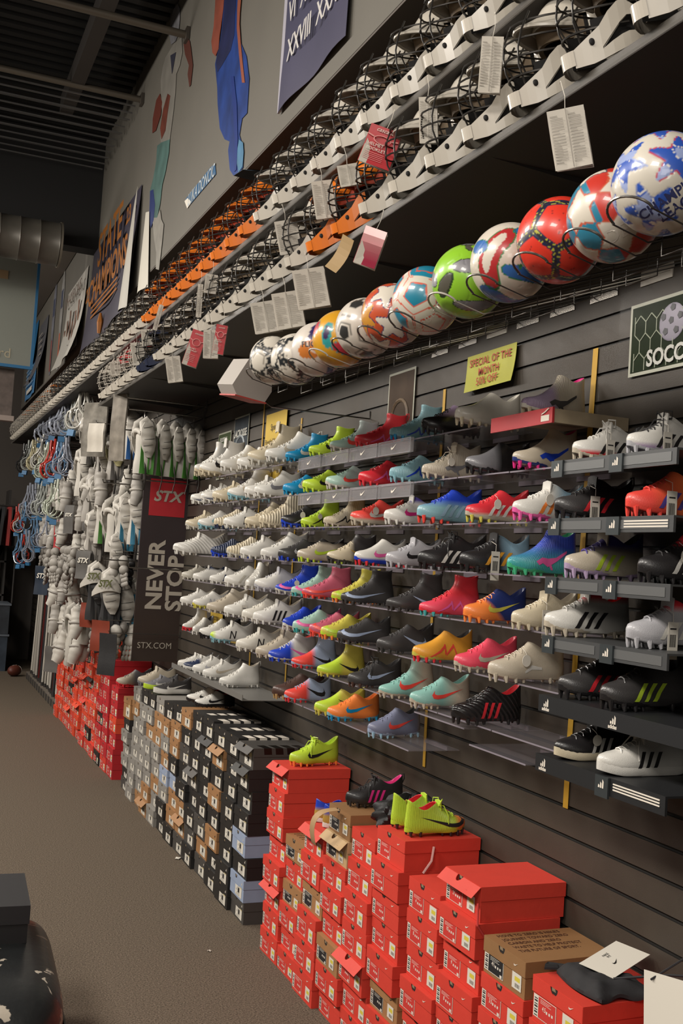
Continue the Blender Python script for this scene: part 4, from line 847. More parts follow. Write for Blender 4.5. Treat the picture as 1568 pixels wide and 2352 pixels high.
# ================================================================ HELMETS
def helmet_meshes():
    out = {}
    # shell: dome open at the front and below; front looks to -x
    def surf(rx, ry, rz, zc, name, open_ang, lowz):
        mb = MB(); nu, nv = 40, 16
        def P(th, ph): return (rx*math.cos(ph)*math.cos(th)+.02, ry*math.cos(ph)*math.sin(th), zc+rz*math.sin(ph))
        vs = []; idx = {}; fs = []
        for i in range(nu):
            th = 2*math.pi*i/nu
            for j in range(nv):
                ph = -.75+(math.pi/2+.75)*j/(nv-1); idx[i, j] = len(vs); vs.append(P(th, ph))
        for i in range(nu):
            th = (2*math.pi*(i+.5)/nu); front = abs(((th-math.pi+math.pi) % (2*math.pi))-math.pi)
            for j in range(nv-1):
                ph = -.75+(math.pi/2+.75)*(j+.5)/(nv-1)
                fr = math.pi-abs(((th+math.pi) % (2*math.pi))-math.pi)   # angle from the front (-x)
                lim = .36 if fr < open_ang else (-.70 if fr > 1.9 else -.35)
                if ph < lim: continue
                fs.append((idx[i, j], idx[(i+1) % nu, j], idx[(i+1) % nu, j+1], idx[i, j+1]))
        mb.add(vs, fs); me = mb.mesh(name, [m_white], True)
        bm = bmesh.new(); bm.from_mesh(me); bmesh.ops.delete(bm, geom=[v for v in bm.verts if not v.link_faces], context='VERTS')
        r = bmesh.ops.solidify(bm, geom=list(bm.faces), thickness=.006); bm.to_mesh(me); bm.free(); me.polygons.foreach_set('use_smooth', [True]*len(me.polygons)); return me
    out['shell'] = surf(.135, .108, .125, .155, 'shell', 1.25, 0)
    out['liner'] = surf(.124, .097, .114, .152, 'liner', 1.15, 0)
    # two raised ridges on the crown
    mb = MB()
    for y in (-.045, .045):
        mb.tube([(-.10*math.cos(a)+.02, y, .155+.118*math.sin(a)) for a in [k*math.pi/9 for k in range(1, 9)]], [.006, .010, .011, .011, .011, .010, .008, .005], 6)
    out['ridges'] = mb.mesh('crown_ridges', [m_white], True)
    mb = MB()   # visor
    def vis(u, v):
        a = (u-.5)*2.1; r = .118+.062*v*(math.cos(a)**.6 if math.cos(a) > 0 else 0); return (-r*math.cos(a)+.02, .104*math.sin(a)*(1+.02*v), .218-.022*v-.035*math.sin(a)**2), (-.2, 0, 1)
    mb.sheet(vis, 17, 5, .004); mb.tube([vis(k/16, 1)[0] for k in range(17)], .0055, 6); out['visor'] = mb.mesh('visor', [m_white], True)
    mb = MB()   # inner brow pad
    def brow(u, v):
        a = (u-.5)*2.3; return (-.112*math.cos(a)+.02, .094*math.sin(a), .205-.05*v-.02*math.sin(a)**2), (math.cos(a), -math.sin(a), 0)
    mb.sheet(brow, 15, 4, .012); out['brow'] = mb.mesh('brow_pad', [m_white], True)
    mb = MB()   # chin guard: wedge shaped side plates with a triangular window, joined at the chin
    X_ = [-.205, -.19, -.175, -.155, -.135, -.115, -.10, -.085, -.06, -.03, .01, .06, .125]
    def zt(x): return interp([-.205, -.185, -.15, -.125, -.10, -.075, -.03, .06, .125], [.046, .060, .084, .120, .124, .100, .092, .096, .106], x)
    def zb(x): return interp([-.205, -.17, -.10, .0, .125], [.008, .006, .026, .050, .080], x)
    def yy(x): return .114*(1-.76*(max(0, -x-.01)/.195)**2.4)
    for s_ in (-1, 1):
        for inner in (0, 1):
            k = .955 if inner else 1; vs = []; fs = []
            for i, x in enumerate(X_):
                b0, t0 = zb(x), zt(x); h = t0-b0; g = 0 if x < -.156 or x > -.084 else (x+.165)/.075
                for z_ in (b0, b0+h*.30, b0+h*(.30+.40*g) if g else b0+h*.5, t0): vs.append((x*k, s_*yy(x)*k, z_+.001*inner))
            for i in range(len(X_)-1):
                hole = -.156 < X_[i] < -.09
                for r in range(3):
                    if r == 1 and hole: continue
                    a = i*4+r; fs.append((a, a+4, a+5, a+1))
            mb.add(vs, fs)
    vs = []; n9 = 9
    for k in range(n9):
        y = -.030+.060*k/(n9-1); b_ = -.205-.012*(1-(y/.030)**2); vs += [(b_, y, .014), (b_, y, .047)]
    mb.add(vs, [(2*k, 2*k+2, 2*k+3, 2*k+1) for k in range(n9-1)])
    out['chin'] = mb.mesh('chin_guard', [m_white], False)
    mb = MB()
    for s_ in (-1, 1):
        for x, z in ((-.172, .052), (-.06, .085), (.085, .092)): mb.ell((x, s_*(yy(x)+.001), z), (.008, .004, .008), 8, 6)
    out['screws'] = mb.mesh('screws', [m_white], True)
    mb = MB()   # cage of bent wire
    def wire(z, dx, n=13, a1=1.45): return [(-(.150+dx)*math.cos(a)-.012+.05*(abs(a)/1.5)**2, .112*math.sin(a), z+.012*math.cos(a)) for a in [(-a1+2*a1*k/(n-1)) for k in range(n)]]
    for z, dx in ((.192, .010), (.152, .034), (.112, .044)): mb.tube(wire(z, dx), .0027, 5)
    mb.tube(wire(.070, .040, 13, 1.0), .003, 5)
    for y in (-.05, .05):
        mb.tube([(-.162+.9*abs(y)**1.6*2-dx, y*1.0*(1-.1*k), z) for k, (dx, z) in enumerate(((-.002, .222), (.026, .182), (.042, .142), (.046, .105), (.036, .060)))], .0027, 5)
    for s_ in (-1, 1): mb.tube([(-.075, s_*.104, .205), (-.11, s_*.10, .165), (-.095, s_*.108, .12), (-.05, s_*.114, .12)], .0027, 5)
    out['cage'] = mb.mesh('face_cage', [m_white], True)
    mb = MB()   # chin strap
    mb.tube([(-.02, -.10, .10), (-.07, -.06, .055), (-.085, 0, .042), (-.07, .06, .055), (-.02, .10, .10)], .007, 6, sx=.3)
    mb.ell((-.088, 0, .045), (.012, .03, .018), 10, 7); out['strap'] = mb.mesh('chin_cup', [m_white], True)
    mb = MB()
    for s_ in (-1, 1): mb.box(-.02, .03, s_*.109, s_*.113, .14, .165)
    out['vent'] = mb.mesh('side_vent', [m_white])
    mb = MB()
    for s_ in (-1, 1): mb.sheet(lambda u, v: (-.10+.20*u, s_*(.098-.012*(1-u)**2), .055+.015*u+.075*v), (0, s_, 0), 6, 4, .012) if False else mb.grid(lambda u, v: (-.165+.265*u, s_*(.100-.045*(1-u)**2), .030+.035*u+.07*v), 7, 4)
    out['jaw'] = mb.mesh('jaw_pads', [m_white], True)
    return out
HM = helmet_meshes()
casc = text_mesh('cascade', .026, .0003, shear=.3, bold=.0003); casc.materials.append(m_ink)
HC = dict(white='#b3aca0', orange='#c8691d', red='#b02a2f', navy='#252a3c', green='#5f7d4d', blue='#3c5f9f')
m_cage = mat('cage_wire', '#3b3835', .35, .6); m_cagew = mat('cage_white', '#b5aea3', .4, .3); m_pad = mat('brow_tan', '#84725c', .7); m_line = mat('liner_black', '#171514', .8); m_padr = mat('brow_red', '#b8401f', .6)
def helmet(loc, rz, label, col='white', col2=None, cage='dark', group=None, detail=2, open_=False):
    t = thing('lacrosse_helmet', label, 'helmet', loc, (0, -.30, rz), group, (1.2, 1.0, 1.18))
    m = mat('shell_'+col, HC[col], .28, coat=.4); m2 = mat('shell_'+(col2 or col), HC[col2 or col], .28, coat=.4)
    sh = link('shell', HM['shell'], t, [m]); link('liner', HM['liner'], t, [m_line]); link('jaw_pads', HM['jaw'], t, [m_line]); link('visor', HM['visor'], t, [m]); link('chin_guard', HM['chin'], t, [m2])
    link('face_cage', HM['cage'], t, [m_cage if cage == 'dark' else m_cagew])
    if detail:
        link('brow_pad', HM['brow'], t, [m_padr if col == 'orange' else m_pad]); link('screws', HM['screws'], sh, [m_ink]); link('crown_ridges', HM['ridges'], sh, [m])
        link('chin_cup', HM['strap'], t, [m_white])
    if detail > 1:
        o = link('brand_word', casc, t); o.matrix_local = basis((.98, 0, .15), (-.15, 0, 1), (-.005, -.116, .072))
        link('side_vent', HM['vent'], sh, [m_ink])
    return t
hr = random.Random(9)
XE = -.70
ZU, ZL = 3.655, 3.300
def row_helmets(ys, z, nm, colf):
    for i, y in enumerate(ys):
        c, c2, cg = colf(y)
        nmcol = {'white': 'white', 'orange': 'orange', 'red': 'red', 'navy': 'navy'}[c]
        lab = f'{nmcol} lacrosse helmet{" with white chin guard" if c2 and c2 != c else ""}, {ordn(i+1)} from camera, {nm} shelf'
        helmet((XE+.20, y, z+.062), hr.uniform(-.04, .04)-.03, lab, c, c2, cg, f'lacrosse helmets on the {nm} shelf', 2 if y < 7 else (1 if y < 11 else 0))
ys = []; y = 2.05
while y < 17.6: ys.append(y+hr.uniform(-.01, .01)); y += .262
def cu(y):
    if y < 5.0: return 'white', None, 'dark'
    if y < 7.75: return 'orange', None, 'dark'
    if y < 12.6: return 'white', None, 'dark'
    if y < 16.2: return ('orange' if int(y*4) % 2 else 'white'), 'white', 'white'
    return ('navy' if int(y*4) % 3 == 0 else 'white'), 'white', 'white'
row_helmets(ys, ZU, 'upper', cu)
ys = []; y = 1.98
while y < 9.35: ys.append(y+hr.uniform(-.01, .01)); y += .268
def clo(y):
    if 3.85 < y < 4.3: return 'orange', None, 'dark'
    if y < 7.3: return 'white', None, 'dark'
    if y < 7.75: return 'navy', None, 'dark'
    if y < 8.95: return 'red', 'white', 'white'
    return 'white', None, 'white'
row_helmets(ys, ZL, 'lower', clo)
# shelves
m_sh = mat('dark_shelf', '#2c2826', .6); m_rim = mat('shelf_rim', '#6b665f', .3, alpha=.3)
for k, (z, y0, y1, nm) in enumerate(((ZU, 1.2, 17.9, 'upper'), (ZL, 1.2, 9.55, 'lower'))):
    t = thing('helmet_shelf', f'long {nm} helmet shelf with clear front rim', 'shelf', (0, 0, z-.002), (0, 0, 0))
    MB().box(XE, -.002, y0, y1, -.016, 0).obj('shelf_board', m_sh, t)
    MB().box(XE-.006, XE-.001, y0, y1, -.030, -.004).obj('front_rim', m_rim, t)
    y = y0+.4
    while y < y1:
        MB().prism([(-.002, -.016), (XE+.05, -.016), (-.002, -.05)], lambda a, b, y=y: (a, y, b), lambda a, b, y=y: (a, y+.006, b)).obj('wall_bracket', m_sh, t); y += 1.22
# booklets and price cards hanging from the helmets
m_book = mat('booklet_paper', '#b9b2a6', .6, var=.04); m_bred = mat('booklet_red', '#a8262c', .4); m_bpink = mat('booklet_foil', '#b98a86', .18, .3, coat=.8, col2='#a8324a', kind=('Z', 0, -.12)); m_gry = mat('booklet_print', '#8d877e', .7)
def booklet(cx, cy, wpx, hpx, tilt, label, col='white', X=-.752, fold=True):
    p = atX(cx, cy, X); s = proj(p)[2]; W, H = wpx/s, hpx/s; W = min(W, .16)
    v = (CP-p); az = math.atan2(v.y, v.x)
    t = thing('helmet_booklet', label, 'booklet', p+Vector((0, 0, H/2)), (0, 0, 0), 'booklets hanging from the helmets')
    n_ = Vector((math.cos(az), math.sin(az), 0)); xd = Vector((0, 0, 1)).cross(n_); zd = Vector((0, 0, 1))
    R = Matrix.Rotation(tilt, 3, n_); xd = R @ xd; zd = R @ zd
    M = Matrix(((xd.x, -n_.x, zd.x, t.location.x), (xd.y, -n_.y, zd.y, t.location.y), (xd.z, -n_.z, zd.z, t.location.z), (0, 0, 0, 1)))
    t.matrix_world = M       # local: x right, y away, z up, seen from the aisle
    m = {'white': m_book, 'red': m_bred, 'pink': m_bpink}[col]
    for k in range(3 if col != 'white' or fold else 2):
        mb = MB(); a = k*.16
        def fn(u, v, a=a, k=k): return ((-.5+u)*W+k*W*.02, math.sin(a)*u*W*.6+k*.0025+.006*math.sin(v*3+k), -v*H-k*H*.01), (0, -1, 0)
        mb.sheet(fn, 5, 6, .0009); mb.obj('page', m if k == 0 else m_book, t)
    pr = MB()
    if col == 'white':
        for k in range(int(16)):
            z = -H*(.10+.052*k); L_ = W*(.34 if k % 5 else .2)
            for x0 in ((-.44, .04) if fold else (-.40,)):
                pr.add([(W*x0, -.0022, z), (W*x0+L_, -.0022, z), (W*x0+L_, -.0022, z-H*.012), (W*x0, -.0022, z-H*.012)], [(0, 1, 2, 3)])
        pr.obj('print_lines', m_gry, t)
        if fold: MB().tube([(0, -.003, -.002), (0, -.0035, -H*.98)], .0012, 4).obj('fold', m_gry, t)
    elif col == 'red':
        for k in range(5): z = -H*(.70+.045*k); pr.add([(-W*.40, -.0022, z), (W*.2, -.0022, z), (W*.2, -.0022, z-H*.010), (-W*.40, -.0022, z-H*.010)], [(0, 1, 2, 3)])
        pr.tube([(W*.26*math.cos(a), -.003, -H*.34+H*.10*math.sin(a)) for a in [k*math.pi/8 for k in range(16)]], .0022, 4, closed=True)
        pr.tube([(-W*.48, -.003, -H*.27), (-W*.27, -.003, -H*.31)], .003, 4); pr.tube([(W*.27, -.003, -H*.31), (W*.48, -.003, -H*.27)], .003, 4)
        pr.obj('printed_ring', mat('print_pink', '#c7837f', .6), t)
        writing('booklet_title', 'HELMET\nBOOKLET', W*.14, m_white, t, (-W*.40, -.004, -H*.56), (1, 0, 0), (0, 0, 1), align='LEFT')
        writing('booklet_brand', 'cascade', W*.18, m_white, t, (0, -.004, -H*.10), (1, 0, 0), (0, 0, 1), shear=.3)
    MB().tube([(0, 0, 0), (.004, -.004, .03), (0, .004, .075), (-.002, .02, .075)], .0012, 4).obj('string', m_white, t)
    return t
BKL = [(1128, 148, 50, 132, -.02, 'narrow folded white price booklet, nearest on the upper helmet shelf', 'white'), (1293, 318, 84, 142, .20, 'wide folded white booklet under the nearest lower helmets', 'white'),
       (979, 275, 42, 108, .08, 'narrow white booklet under the third upper helmet', 'white'), (886, 340, 76, 92, -.30, 'red helmet booklet with white ring mark, hanging open', 'red'),
       (862, 570, 52, 90, -.28, 'pink foil wrapped booklet under the orange helmet', 'pink'), (795, 402, 48, 50, .25, 'small white booklet beside the red helmet booklet', 'white'),
       (735, 458, 48, 88, .20, 'white booklet in a stack under upper white helmets', 'white'), (652, 544, 52, 78, .25, 'white booklet under first orange helmets of upper shelf', 'white'),
       (703, 662, 74, 92, .24, 'large white booklet, right one of the lower three', 'white'), (652, 712, 66, 84, .24, 'white booklet, middle one of the lower three', 'white'), (602, 728, 62, 72, .24, 'white booklet, left one of the lower three', 'white'),
       (485, 652, 28, 44, -.05, 'small curled white tag under orange helmets', 'white'), (457, 802, 34, 84, -.25, 'red booklet hanging from the lower shelf, left', 'red'), (482, 790, 34, 66, .05, 'white booklet between two red booklets', 'white'),
       (508, 780, 26, 68, -.10, 'narrow red booklet at right of the white one', 'red'), (393, 848, 34, 60, .20, 'small folded white booklet over the pads', 'white'), (335, 775, 26, 38, .15, 'reddish white card under the upper shelf', 'white'),
       (312, 812, 30, 52, .20, 'white card left of the reddish card', 'white'), (261, 846, 24, 32, .25, 'small white card near far end of upper shelf', 'white'), (369, 730, 10, 60, -.2, 'thin white card turned edge on, upper shelf', 'white'),
       (458, 690, 12, 76, 0, 'long thin clear ended card under orange helmets', 'white')]
for b in BKL: booklet(*b)
b = MB()
def kf(u, v): return ((u-.5)*.06, .02*math.sin(v*3), -v*.14), (0, -1, 0)
t = thing('paper_tag', 'torn brown paper tag under the nearer orange helmet', 'tag', atX(800, 545, -.735), (0, .55, -.9)); b.sheet(kf, 4, 7, .001); b.obj('paper', mat('kraft_tag', '#9a8058', .7), t)

# ================================================================ BALLS AND THEIR WIRE HOLDERS
PHI = (1+5**.5)/2
ICO = np.array([(s1*a, s2*b, 0) for a, b in ((1, PHI),) for s1 in (1, -1) for s2 in (1, -1)]); ICO = np.concatenate([ICO, ICO[:, [2, 0, 1]], ICO[:, [1, 2, 0]]]); ICO /= np.linalg.norm(ICO[0])
def L3(h): return np.array(lin(h)[:3])
def sphere_data(lv):
    bm = bmesh.new(); bmesh.ops.create_icosphere(bm, subdivisions=lv, radius=1); bm.verts.ensure_lookup_table()
    v = np.array([x.co[:] for x in bm.verts]); f = [[y.index for y in x.verts] for x in bm.faces]; bm.free(); return v, f
_SD = {}
def ball(name_loc, R, pattern, label, rot, lv=6):
    if lv not in _SD: _SD[lv] = sphere_data(lv)
    v, f = _SD[lv]; col = pattern(v)
    disp = R*(1-.008*col[:, 3]); me = bpy.data.meshes.new('ball_skin'); me.from_pydata((v*disp[:, None]).tolist(), [], f)
    me.polygons.foreach_set('use_smooth', [True]*len(f)); at = me.color_attributes.new('panels', 'FLOAT_COLOR', 'POINT')
    c4 = np.ones((len(v), 4)); c4[:, :3] = col[:, :3]; at.data.foreach_set('color', c4.ravel())
    me.materials.append(m_ball); o = bpy.data.objects.new('soccer_ball', me); C.objects.link(o); o.location = name_loc; o.rotation_euler = rot
    tag(o, label, 'ball', 'balls along the high wire racks'); return o
m_ball = bpy.data.materials.new('ball_skin'); m_ball.use_nodes = True; n = m_ball.node_tree.nodes; L = m_ball.node_tree.links
a_ = n.new('ShaderNodeVertexColor'); a_.layer_name = 'panels'; b = n['Principled BSDF']; L.new(a_.outputs[0], b.inputs['Base Color']); b.inputs['Roughness'].default_value = .34; b.inputs['Coat Weight'].default_value = .3
def azim(v):    # nearest icosahedron corner: angle from it and azimuth about it
    d = v @ ICO.T; k = d.argmax(1); c = ICO[k]; ang = np.arccos(np.clip(d[np.arange(len(v)), k], -1, 1))
    nb = np.zeros_like(c)
    for i in range(12):
        dd = ICO @ ICO[i]; j = [q for q in range(12) if .3 < dd[q] < .6][0]; t = ICO[j]-ICO[i]*dd[j]; nb[k == i] = t/np.linalg.norm(t)
    e2 = np.cross(c, nb); az = np.arctan2((v*e2).sum(1), (v*nb).sum(1)); d2 = np.sort(d, 1)[:, -2]
    d3 = np.sort(d, 1)[:, -3]; return k, ang, az, d.max(1)-d2, d2-d3
def mixc(col, mask, c): col[mask, :3] = L3(c)
def p_classic(base, dark, seam='#6b665f', sw=1.0, thr=.36):
    def f(v):
        k, ang, az, e, e2 = azim(v); col = np.zeros((len(v), 4)); col[:, :3] = L3(base)
        s5 = np.cos(math.pi/5)/np.cos(((az+math.pi/5) % (2*math.pi/5))-math.pi/5)
        pent = ang < thr*s5*sw; seamm = (np.abs(ang-thr*s5*1.0) < .012) | ((e < .010) & ~pent)
        mixc(col, pent, dark); col[seamm, 3] = 1; mixc(col, seamm & ~pent, seam); return col
    return f
def p_tango(v):
    k, ang, az, e, e2 = azim(v); col = np.zeros((len(v), 4)); col[:, :3] = L3('#c4bdb0')
    s5 = np.cos(math.pi/5)/np.cos(((az+math.pi/5) % (2*math.pi/5))-math.pi/5); seam = (np.abs(ang-.36*s5) < .010) | ((e < .008) & (ang > .36*s5)); col[seam, 3] = 1; mixc(col, seam, '#8a8378')
    # dark curved triads on the six-sided panels
    t = (e2 < .26) & (ang > .40) & (np.abs(e) < .25); w_ = np.sin(v[:, 0]*34)*np.sin(v[:, 1]*34)*np.sin(v[:, 2]*34)
    tri = (ang > .43) & (e < .20) & (e2 < .30); ring = tri & ((e > .13) | (e2 > .22) | (np.abs(w_) > .12)); mixc(col, ring, '#1f2326'); return col
def p_star(base, starc, edge, inner=None, r0=.30, r1=.62, rot=0, base2=None, edgw=.05):
    def f(v):
        k, ang, az, e, e2 = azim(v); col = np.zeros((len(v), 4)); col[:, :3] = L3(base)
        if base2: mixc(col, v[:, 2] < -.15, base2)
        a = ((az+rot) % (2*math.pi/5))/(2*math.pi/5); a = np.abs(a-.5)*2       # 0 mid .. 1 tip
        rad = r0*r1/(r0+(r1-r0)*(1-a)) if False else r0+(r1-r0)*a**1.7
        st = ang < rad; ed = (ang < rad+edgw) & ~st; seam = (np.abs(ang-rad) < .008) | (np.abs(ang-rad-edgw) < .006)
        sc = starc if isinstance(starc, (list, tuple)) else [starc]
        for i in range(12): mixc(col, ed & (k == i), edge if isinstance(edge, str) else edge[i % len(edge)])
        for i in range(12): mixc(col, st & (k == i), sc[i % len(sc)])
        if inner:
            nz = np.sin(v[:, 0]*9+2)*np.sin(v[:, 1]*11)+np.sin(v[:, 2]*13); mixc(col, st & (nz > .35), inner); mixc(col, st & (np.abs(nz) < .07), '#d8d2c6')
        col[seam, 3] = 1; return col
    return f
def p_hexc(base, cc, edge, thr=.42):
    def f(v):
        k, ang, az, e, e2 = azim(v); col = np.zeros((len(v), 4)); col[:, :3] = L3(base)
        s5 = np.cos(math.pi/5)/np.cos(((az+math.pi/5) % (2*math.pi/5))-math.pi/5)
        out_ = ang > thr*s5; fill = ang < thr*s5-.05; mid = ~out_ & ~fill; mixc(col, fill & (k % 3 != 1), cc); mixc(col, mid, edge); mixc(col, out_ & (e < .25) & (k % 3 == 0), cc); mixc(col, (e < .035) & out_, edge)
        mixc(col, (e < .018) & out_, base); return col
    return f
def p_swirl(base, c1, c2, c3, s=1.0, amp=.55, ph=0):
    def f(v):
        col = np.zeros((len(v), 4)); col[:, :3] = L3(base); x, y, z = v.T
        g = np.sin(3.1*s*x+1.6*np.sin(2.4*y+ph)+2*z)+amp*np.cos(4*s*y-2*x*z+ph); h = np.sin(4.3*s*z-2.2*x+ph)*np.cos(3.1*y+1.2*x)
        mixc(col, (g > .55) & (g < 1.15), c1); mixc(col, (h > .52), c2); mixc(col, (np.abs(g-.5) < .05) | (np.abs(h-.5) < .03), c3)
        groove = (np.abs(g-.48) < .02) | (np.abs(g+.35) < .025); col[groove, 3] = 1; return col
    return f
def p_burst(base, c1, c2, c3):
    def f(v):
        col = np.zeros((len(v), 4)); col[:, :3] = L3(base); k, ang, az, e, e2 = azim(v)
        ln = np.abs(np.sin(2.5*az+ang*5)); mixc(col, (e < .10) & (ang > .30), c1); nz = np.sin(v[:, 0]*60)*np.sin(v[:, 1]*60+v[:, 2]*25)
        mixc(col, (e < .08) & (ang > .42) & (nz > .25), c3); mixc(col, (e < .03), c2); col[(e < .012), 3] = 1; mixc(col, (e > .3) & (ln < .10) & (nz > 0), '#7d2320'); return col
    return f
XB = -.70
BALLS = [ # px centre, px size, pattern, label words, rotation
 (1522, 405, 244, p_star('#c2bbae', ['#27449a', '#2a4fa6'], ['#b0344c', '#7f86a8', '#b9b2a8'], '#8f9cc4', .24, .60, .3, None, .035), 'white ball with large blue star shapes, nearest on the rack', (.3, .7, .2), 'CHAMPIONS\nLEAGUE'),
 (1418, 512, 206, p_star('#b53227', ['#c6beb0'], ['#2c3f50', '#b5543a'], None, .30, .50, 0, '#2a7792', .05), 'white and red star ball behind the nearest blue star ball', (1.1, .2, .6), 'DERBY'),
 (1288, 550, 196, p_burst('#cf3525', '#1d2440', '#26202a', '#a9a43a'), 'orange red ball with dark blue dotted bands', (.5, .9, .1), None),
 (1170, 618, 178, p_swirl('#c4bbad', '#a42a2c', '#2c5fa0', '#20713f', 1.25, .75, .2), 'white ball with red, green and blue patches', (.2, .3, .5), None),
 (1076, 652, 172, p_swirl('#83b62c', '#4d4a40', '#77767a', '#23341a', 1.25, .7, 1.2), 'lime green ball with grey patches', (.4, .1, .2), None),
 (978, 700, 154, p_hexc('#c3bcae', '#1d7791', '#c4513d'), 'white ball with teal panels and orange outlines', (.2, .5, .9), 'DERBYSTAR'),
 (902, 728, 144, p_star('#b34a2a', ['#c8c0b2', '#c8c0b2', '#b9812f'], ['#2a2a5c'], None, .26, .62, .2), 'white star ball with orange and navy panels', (.8, .2, .4), None),
 (838, 768, 138, p_classic('#bfb7ac', '#2b2a29', sw=.75), 'white ball with small black pentagons', (.3, .2, .5), None),
 (782, 790, 132, p_swirl('#c48f22', '#35204a', '#a92b3a', '#2d8a8a', .8, .6, .3), 'golden yellow ball with purple and red splash', (.1, .5, .3), None),
 (730, 810, 128, p_swirl('#c2bab0', '#2d2456', '#b56a2c', '#c2bab0', .6, .3, 2.6), 'white ball with navy and orange angular bands', (.7, .1, .2), 'FLIGHT'),
 (680, 834, 114, p_tango, 'white ball with black triangular ornaments, right of its twin', (.2, .6, .1), None),
 (628, 824, 110, p_tango, 'white ball with black triangular ornaments, far end of rack', (.5, .3, .8), None)]
RB = .112
m_wire = mat('chrome_wire', '#77736e', .25, .9); m_wirew = mat('white_wire', '#aaa49a', .4, .2)
for i, (px, py, dpx, pat, lab, rot, word) in enumerate(BALLS):
    X = XB+(.0 if i else -.04)
    z0 = 2.885; y = Yof(px, X, z0); p = atX(px, py, X); z0 = p.z; y = p.y
    if i: 
        if y < lasty+.228: y = lasty+.228
    lasty = y
    z0 = 2.885 if i not in (11,) else 2.93
    bl = ball((X, y, z0), RB, pat, lab, rot, 6 if i < 7 else 5)
    if word:   # lettering follows the ball surface, on the side towards the aisle
        me = text_mesh(word, .030 if word != 'DERBY' else .045, 0, bold=.0006, line=.9); me.materials.append(mat('ball_letters', '#2a2f5a' if i == 0 else ('#c8c0b4' if i in (1, 5) else '#2a2426'), .5)); me.name = 'ball_lettering'
        o = link('ball_lettering', me, bl); d = (CP-bl.location).normalized(); xd = Vector((0, 0, 1)).cross(d).normalized(); yd = d.cross(xd)
        Rinv = bl.rotation_euler.to_matrix().inverted(); ox, oy = {0: (.035, -.03), 1: (.045, -.02), 5: (.02, -.045), 9: (-.02, .02)}[i]; tl = {0: .6, 1: .5, 5: .9, 9: .1}[i]
        for vv in me.vertices:
            a = vv.co.x*math.cos(tl)-vv.co.y*math.sin(tl)+ox; b_ = vv.co.x*math.sin(tl)+vv.co.y*math.cos(tl)+oy
            q = (d*math.sqrt(max(1e-6, RB**2-a*a-b_*b_))+xd*a+yd*b_).normalized()*(RB+.0006); vv.co = Rinv @ q
    short = lab.split(',')[0]
    t = thing('wire_ball_holder', 'wire arms under the '+(' '.join(lab.replace(',', '').split()[:10])), 'ball rack', (0, y, z0-.098), group='wire ball holders on the slatwall')
    w = m_wirew if i in (4, 8) else m_wire
    for s_ in (-1, 1): MB().tube([(-.002, s_*.066, .235), (-.05, s_*.066, .215), (X+.02, s_*.066, -.012), (X-.08, s_*.066, .012)], .0021, 6).obj('arm', mat('shaded_wire', '#4b4845', .35, .7) if w is m_wire else w, t, True)  # arms and cross loops: darker wire, with shade put into the colour
    MB().tube([(X-.075, .066, .012)]+[(X-.078-.045*math.cos(a), .066*math.sin(-a), .016+.026*math.cos(a)) for a in [-1.45+2.9*k/12 for k in range(13)]]+[(X-.075, -.066, .012)], .0032, 6).obj('front_loop', w, t, True)
    for k in range(2):
        x = X*(.62+.3*k); zk = .24*(1-x/X)-.012; MB().tube([(x, -.066, zk), (x, -.066, zk-.045), (x, .066, zk-.045), (x, .066, zk)], .0020, 5).obj('cross_loop', mat('shaded_wire', '#4b4845', .35, .7), t, True)
    MB().box(-.004, .003, -.08, .08, .21, .26).obj('wall_plate', w, t)
# flattened ball carton at the far end of the racks
y = atX(585, 850, XB).y
t = thing('ball_carton', 'grey angular ball carton at far end of the ball rack', 'carton', (XB+.0, y+.16, 2.85), (.12, .1, .2), None, .85)
b = MB(); b.prism([(-.13, .0), (-.09, -.05), (.10, -.05), (.13, .02), (.10, .17), (-.06, .17)], lambda a, c: (a, -.10, c), lambda a, c: (a, .10, c)); b.obj('carton_body', mat('carton_grey', '#9a938c', .6), t)
b = MB(); b.box(-.10, .11, -.102, .102, -.058, -.05); b.obj('red_print', mat('carton_red', '#a63a32', .6), t)
o = MB().tube([(-.003, 0, .03), (-.003, 0, -.01), (-.55, 0, -.01), (-.6, 0, .02)], .004, 6).obj('wire_hook', m_wire); o.location = (0, y+.16, 2.79); tag(o, 'single wire arm under the grey ball carton', 'wire arm')

# ================================================================ POSTERS AND CUTOUTS ON THE UPPER WALL
XU = XS-.004
def poly_on(X, pts, th=.0015, dz=0):
    P = [atX(px, py, X) for px, py in pts]; n_ = len(P); mb = MB()
    mb.add([(X-th, p.y, p.z) for p in P]+[(X, p.y, p.z) for p in P], [tuple(range(n_)), tuple(range(2*n_-1, n_-1, -1))]+[(i, i+n_, (i+1) % n_+n_, (i+1) % n_) for i in range(n_)])
    return mb
def hp(l): return [(x/2, y/2) for x, y in l]
# basketball player cutout, blue uniform (legs, hip and one arm are in view)
t = thing('player_cutout', 'life-size vinyl cutout of a person in blue basketball uniform', 'wall cutout', (0, 0, 0))
mbl = mat('vinyl_blue', '#1a3778', .45, var=.45, vscale=5, bump=.3, bscale=9); mnv = mat('vinyl_navy', '#1b2148', .45, var=.3, vscale=6)
poly_on(XU, hp([(1035, -60), (1112, -60), (1102, 60), (1100, 110), (1108, 200), (1132, 258), (1145, 360), (1140, 440), (1135, 520), (1112, 545), (1100, 620), (1120, 690), (1116, 770), (1095, 800), (1072, 806), (1056, 780), (1048, 690), (1055, 650), (1032, 640), (1010, 590), (1000, 480), (998, 400), (988, 295), (1000, 240), (1012, 180), (1020, 120)])).obj('trousers', mbl, t)
poly_on(XU-.002, hp([(1037, -60), (1088, -60), (1080, 60), (1076, 160), (1060, 230), (1020, 300), (1000, 330), (992, 290), (1002, 240), (1014, 180), (1022, 120)])).obj('jersey', mnv, t)
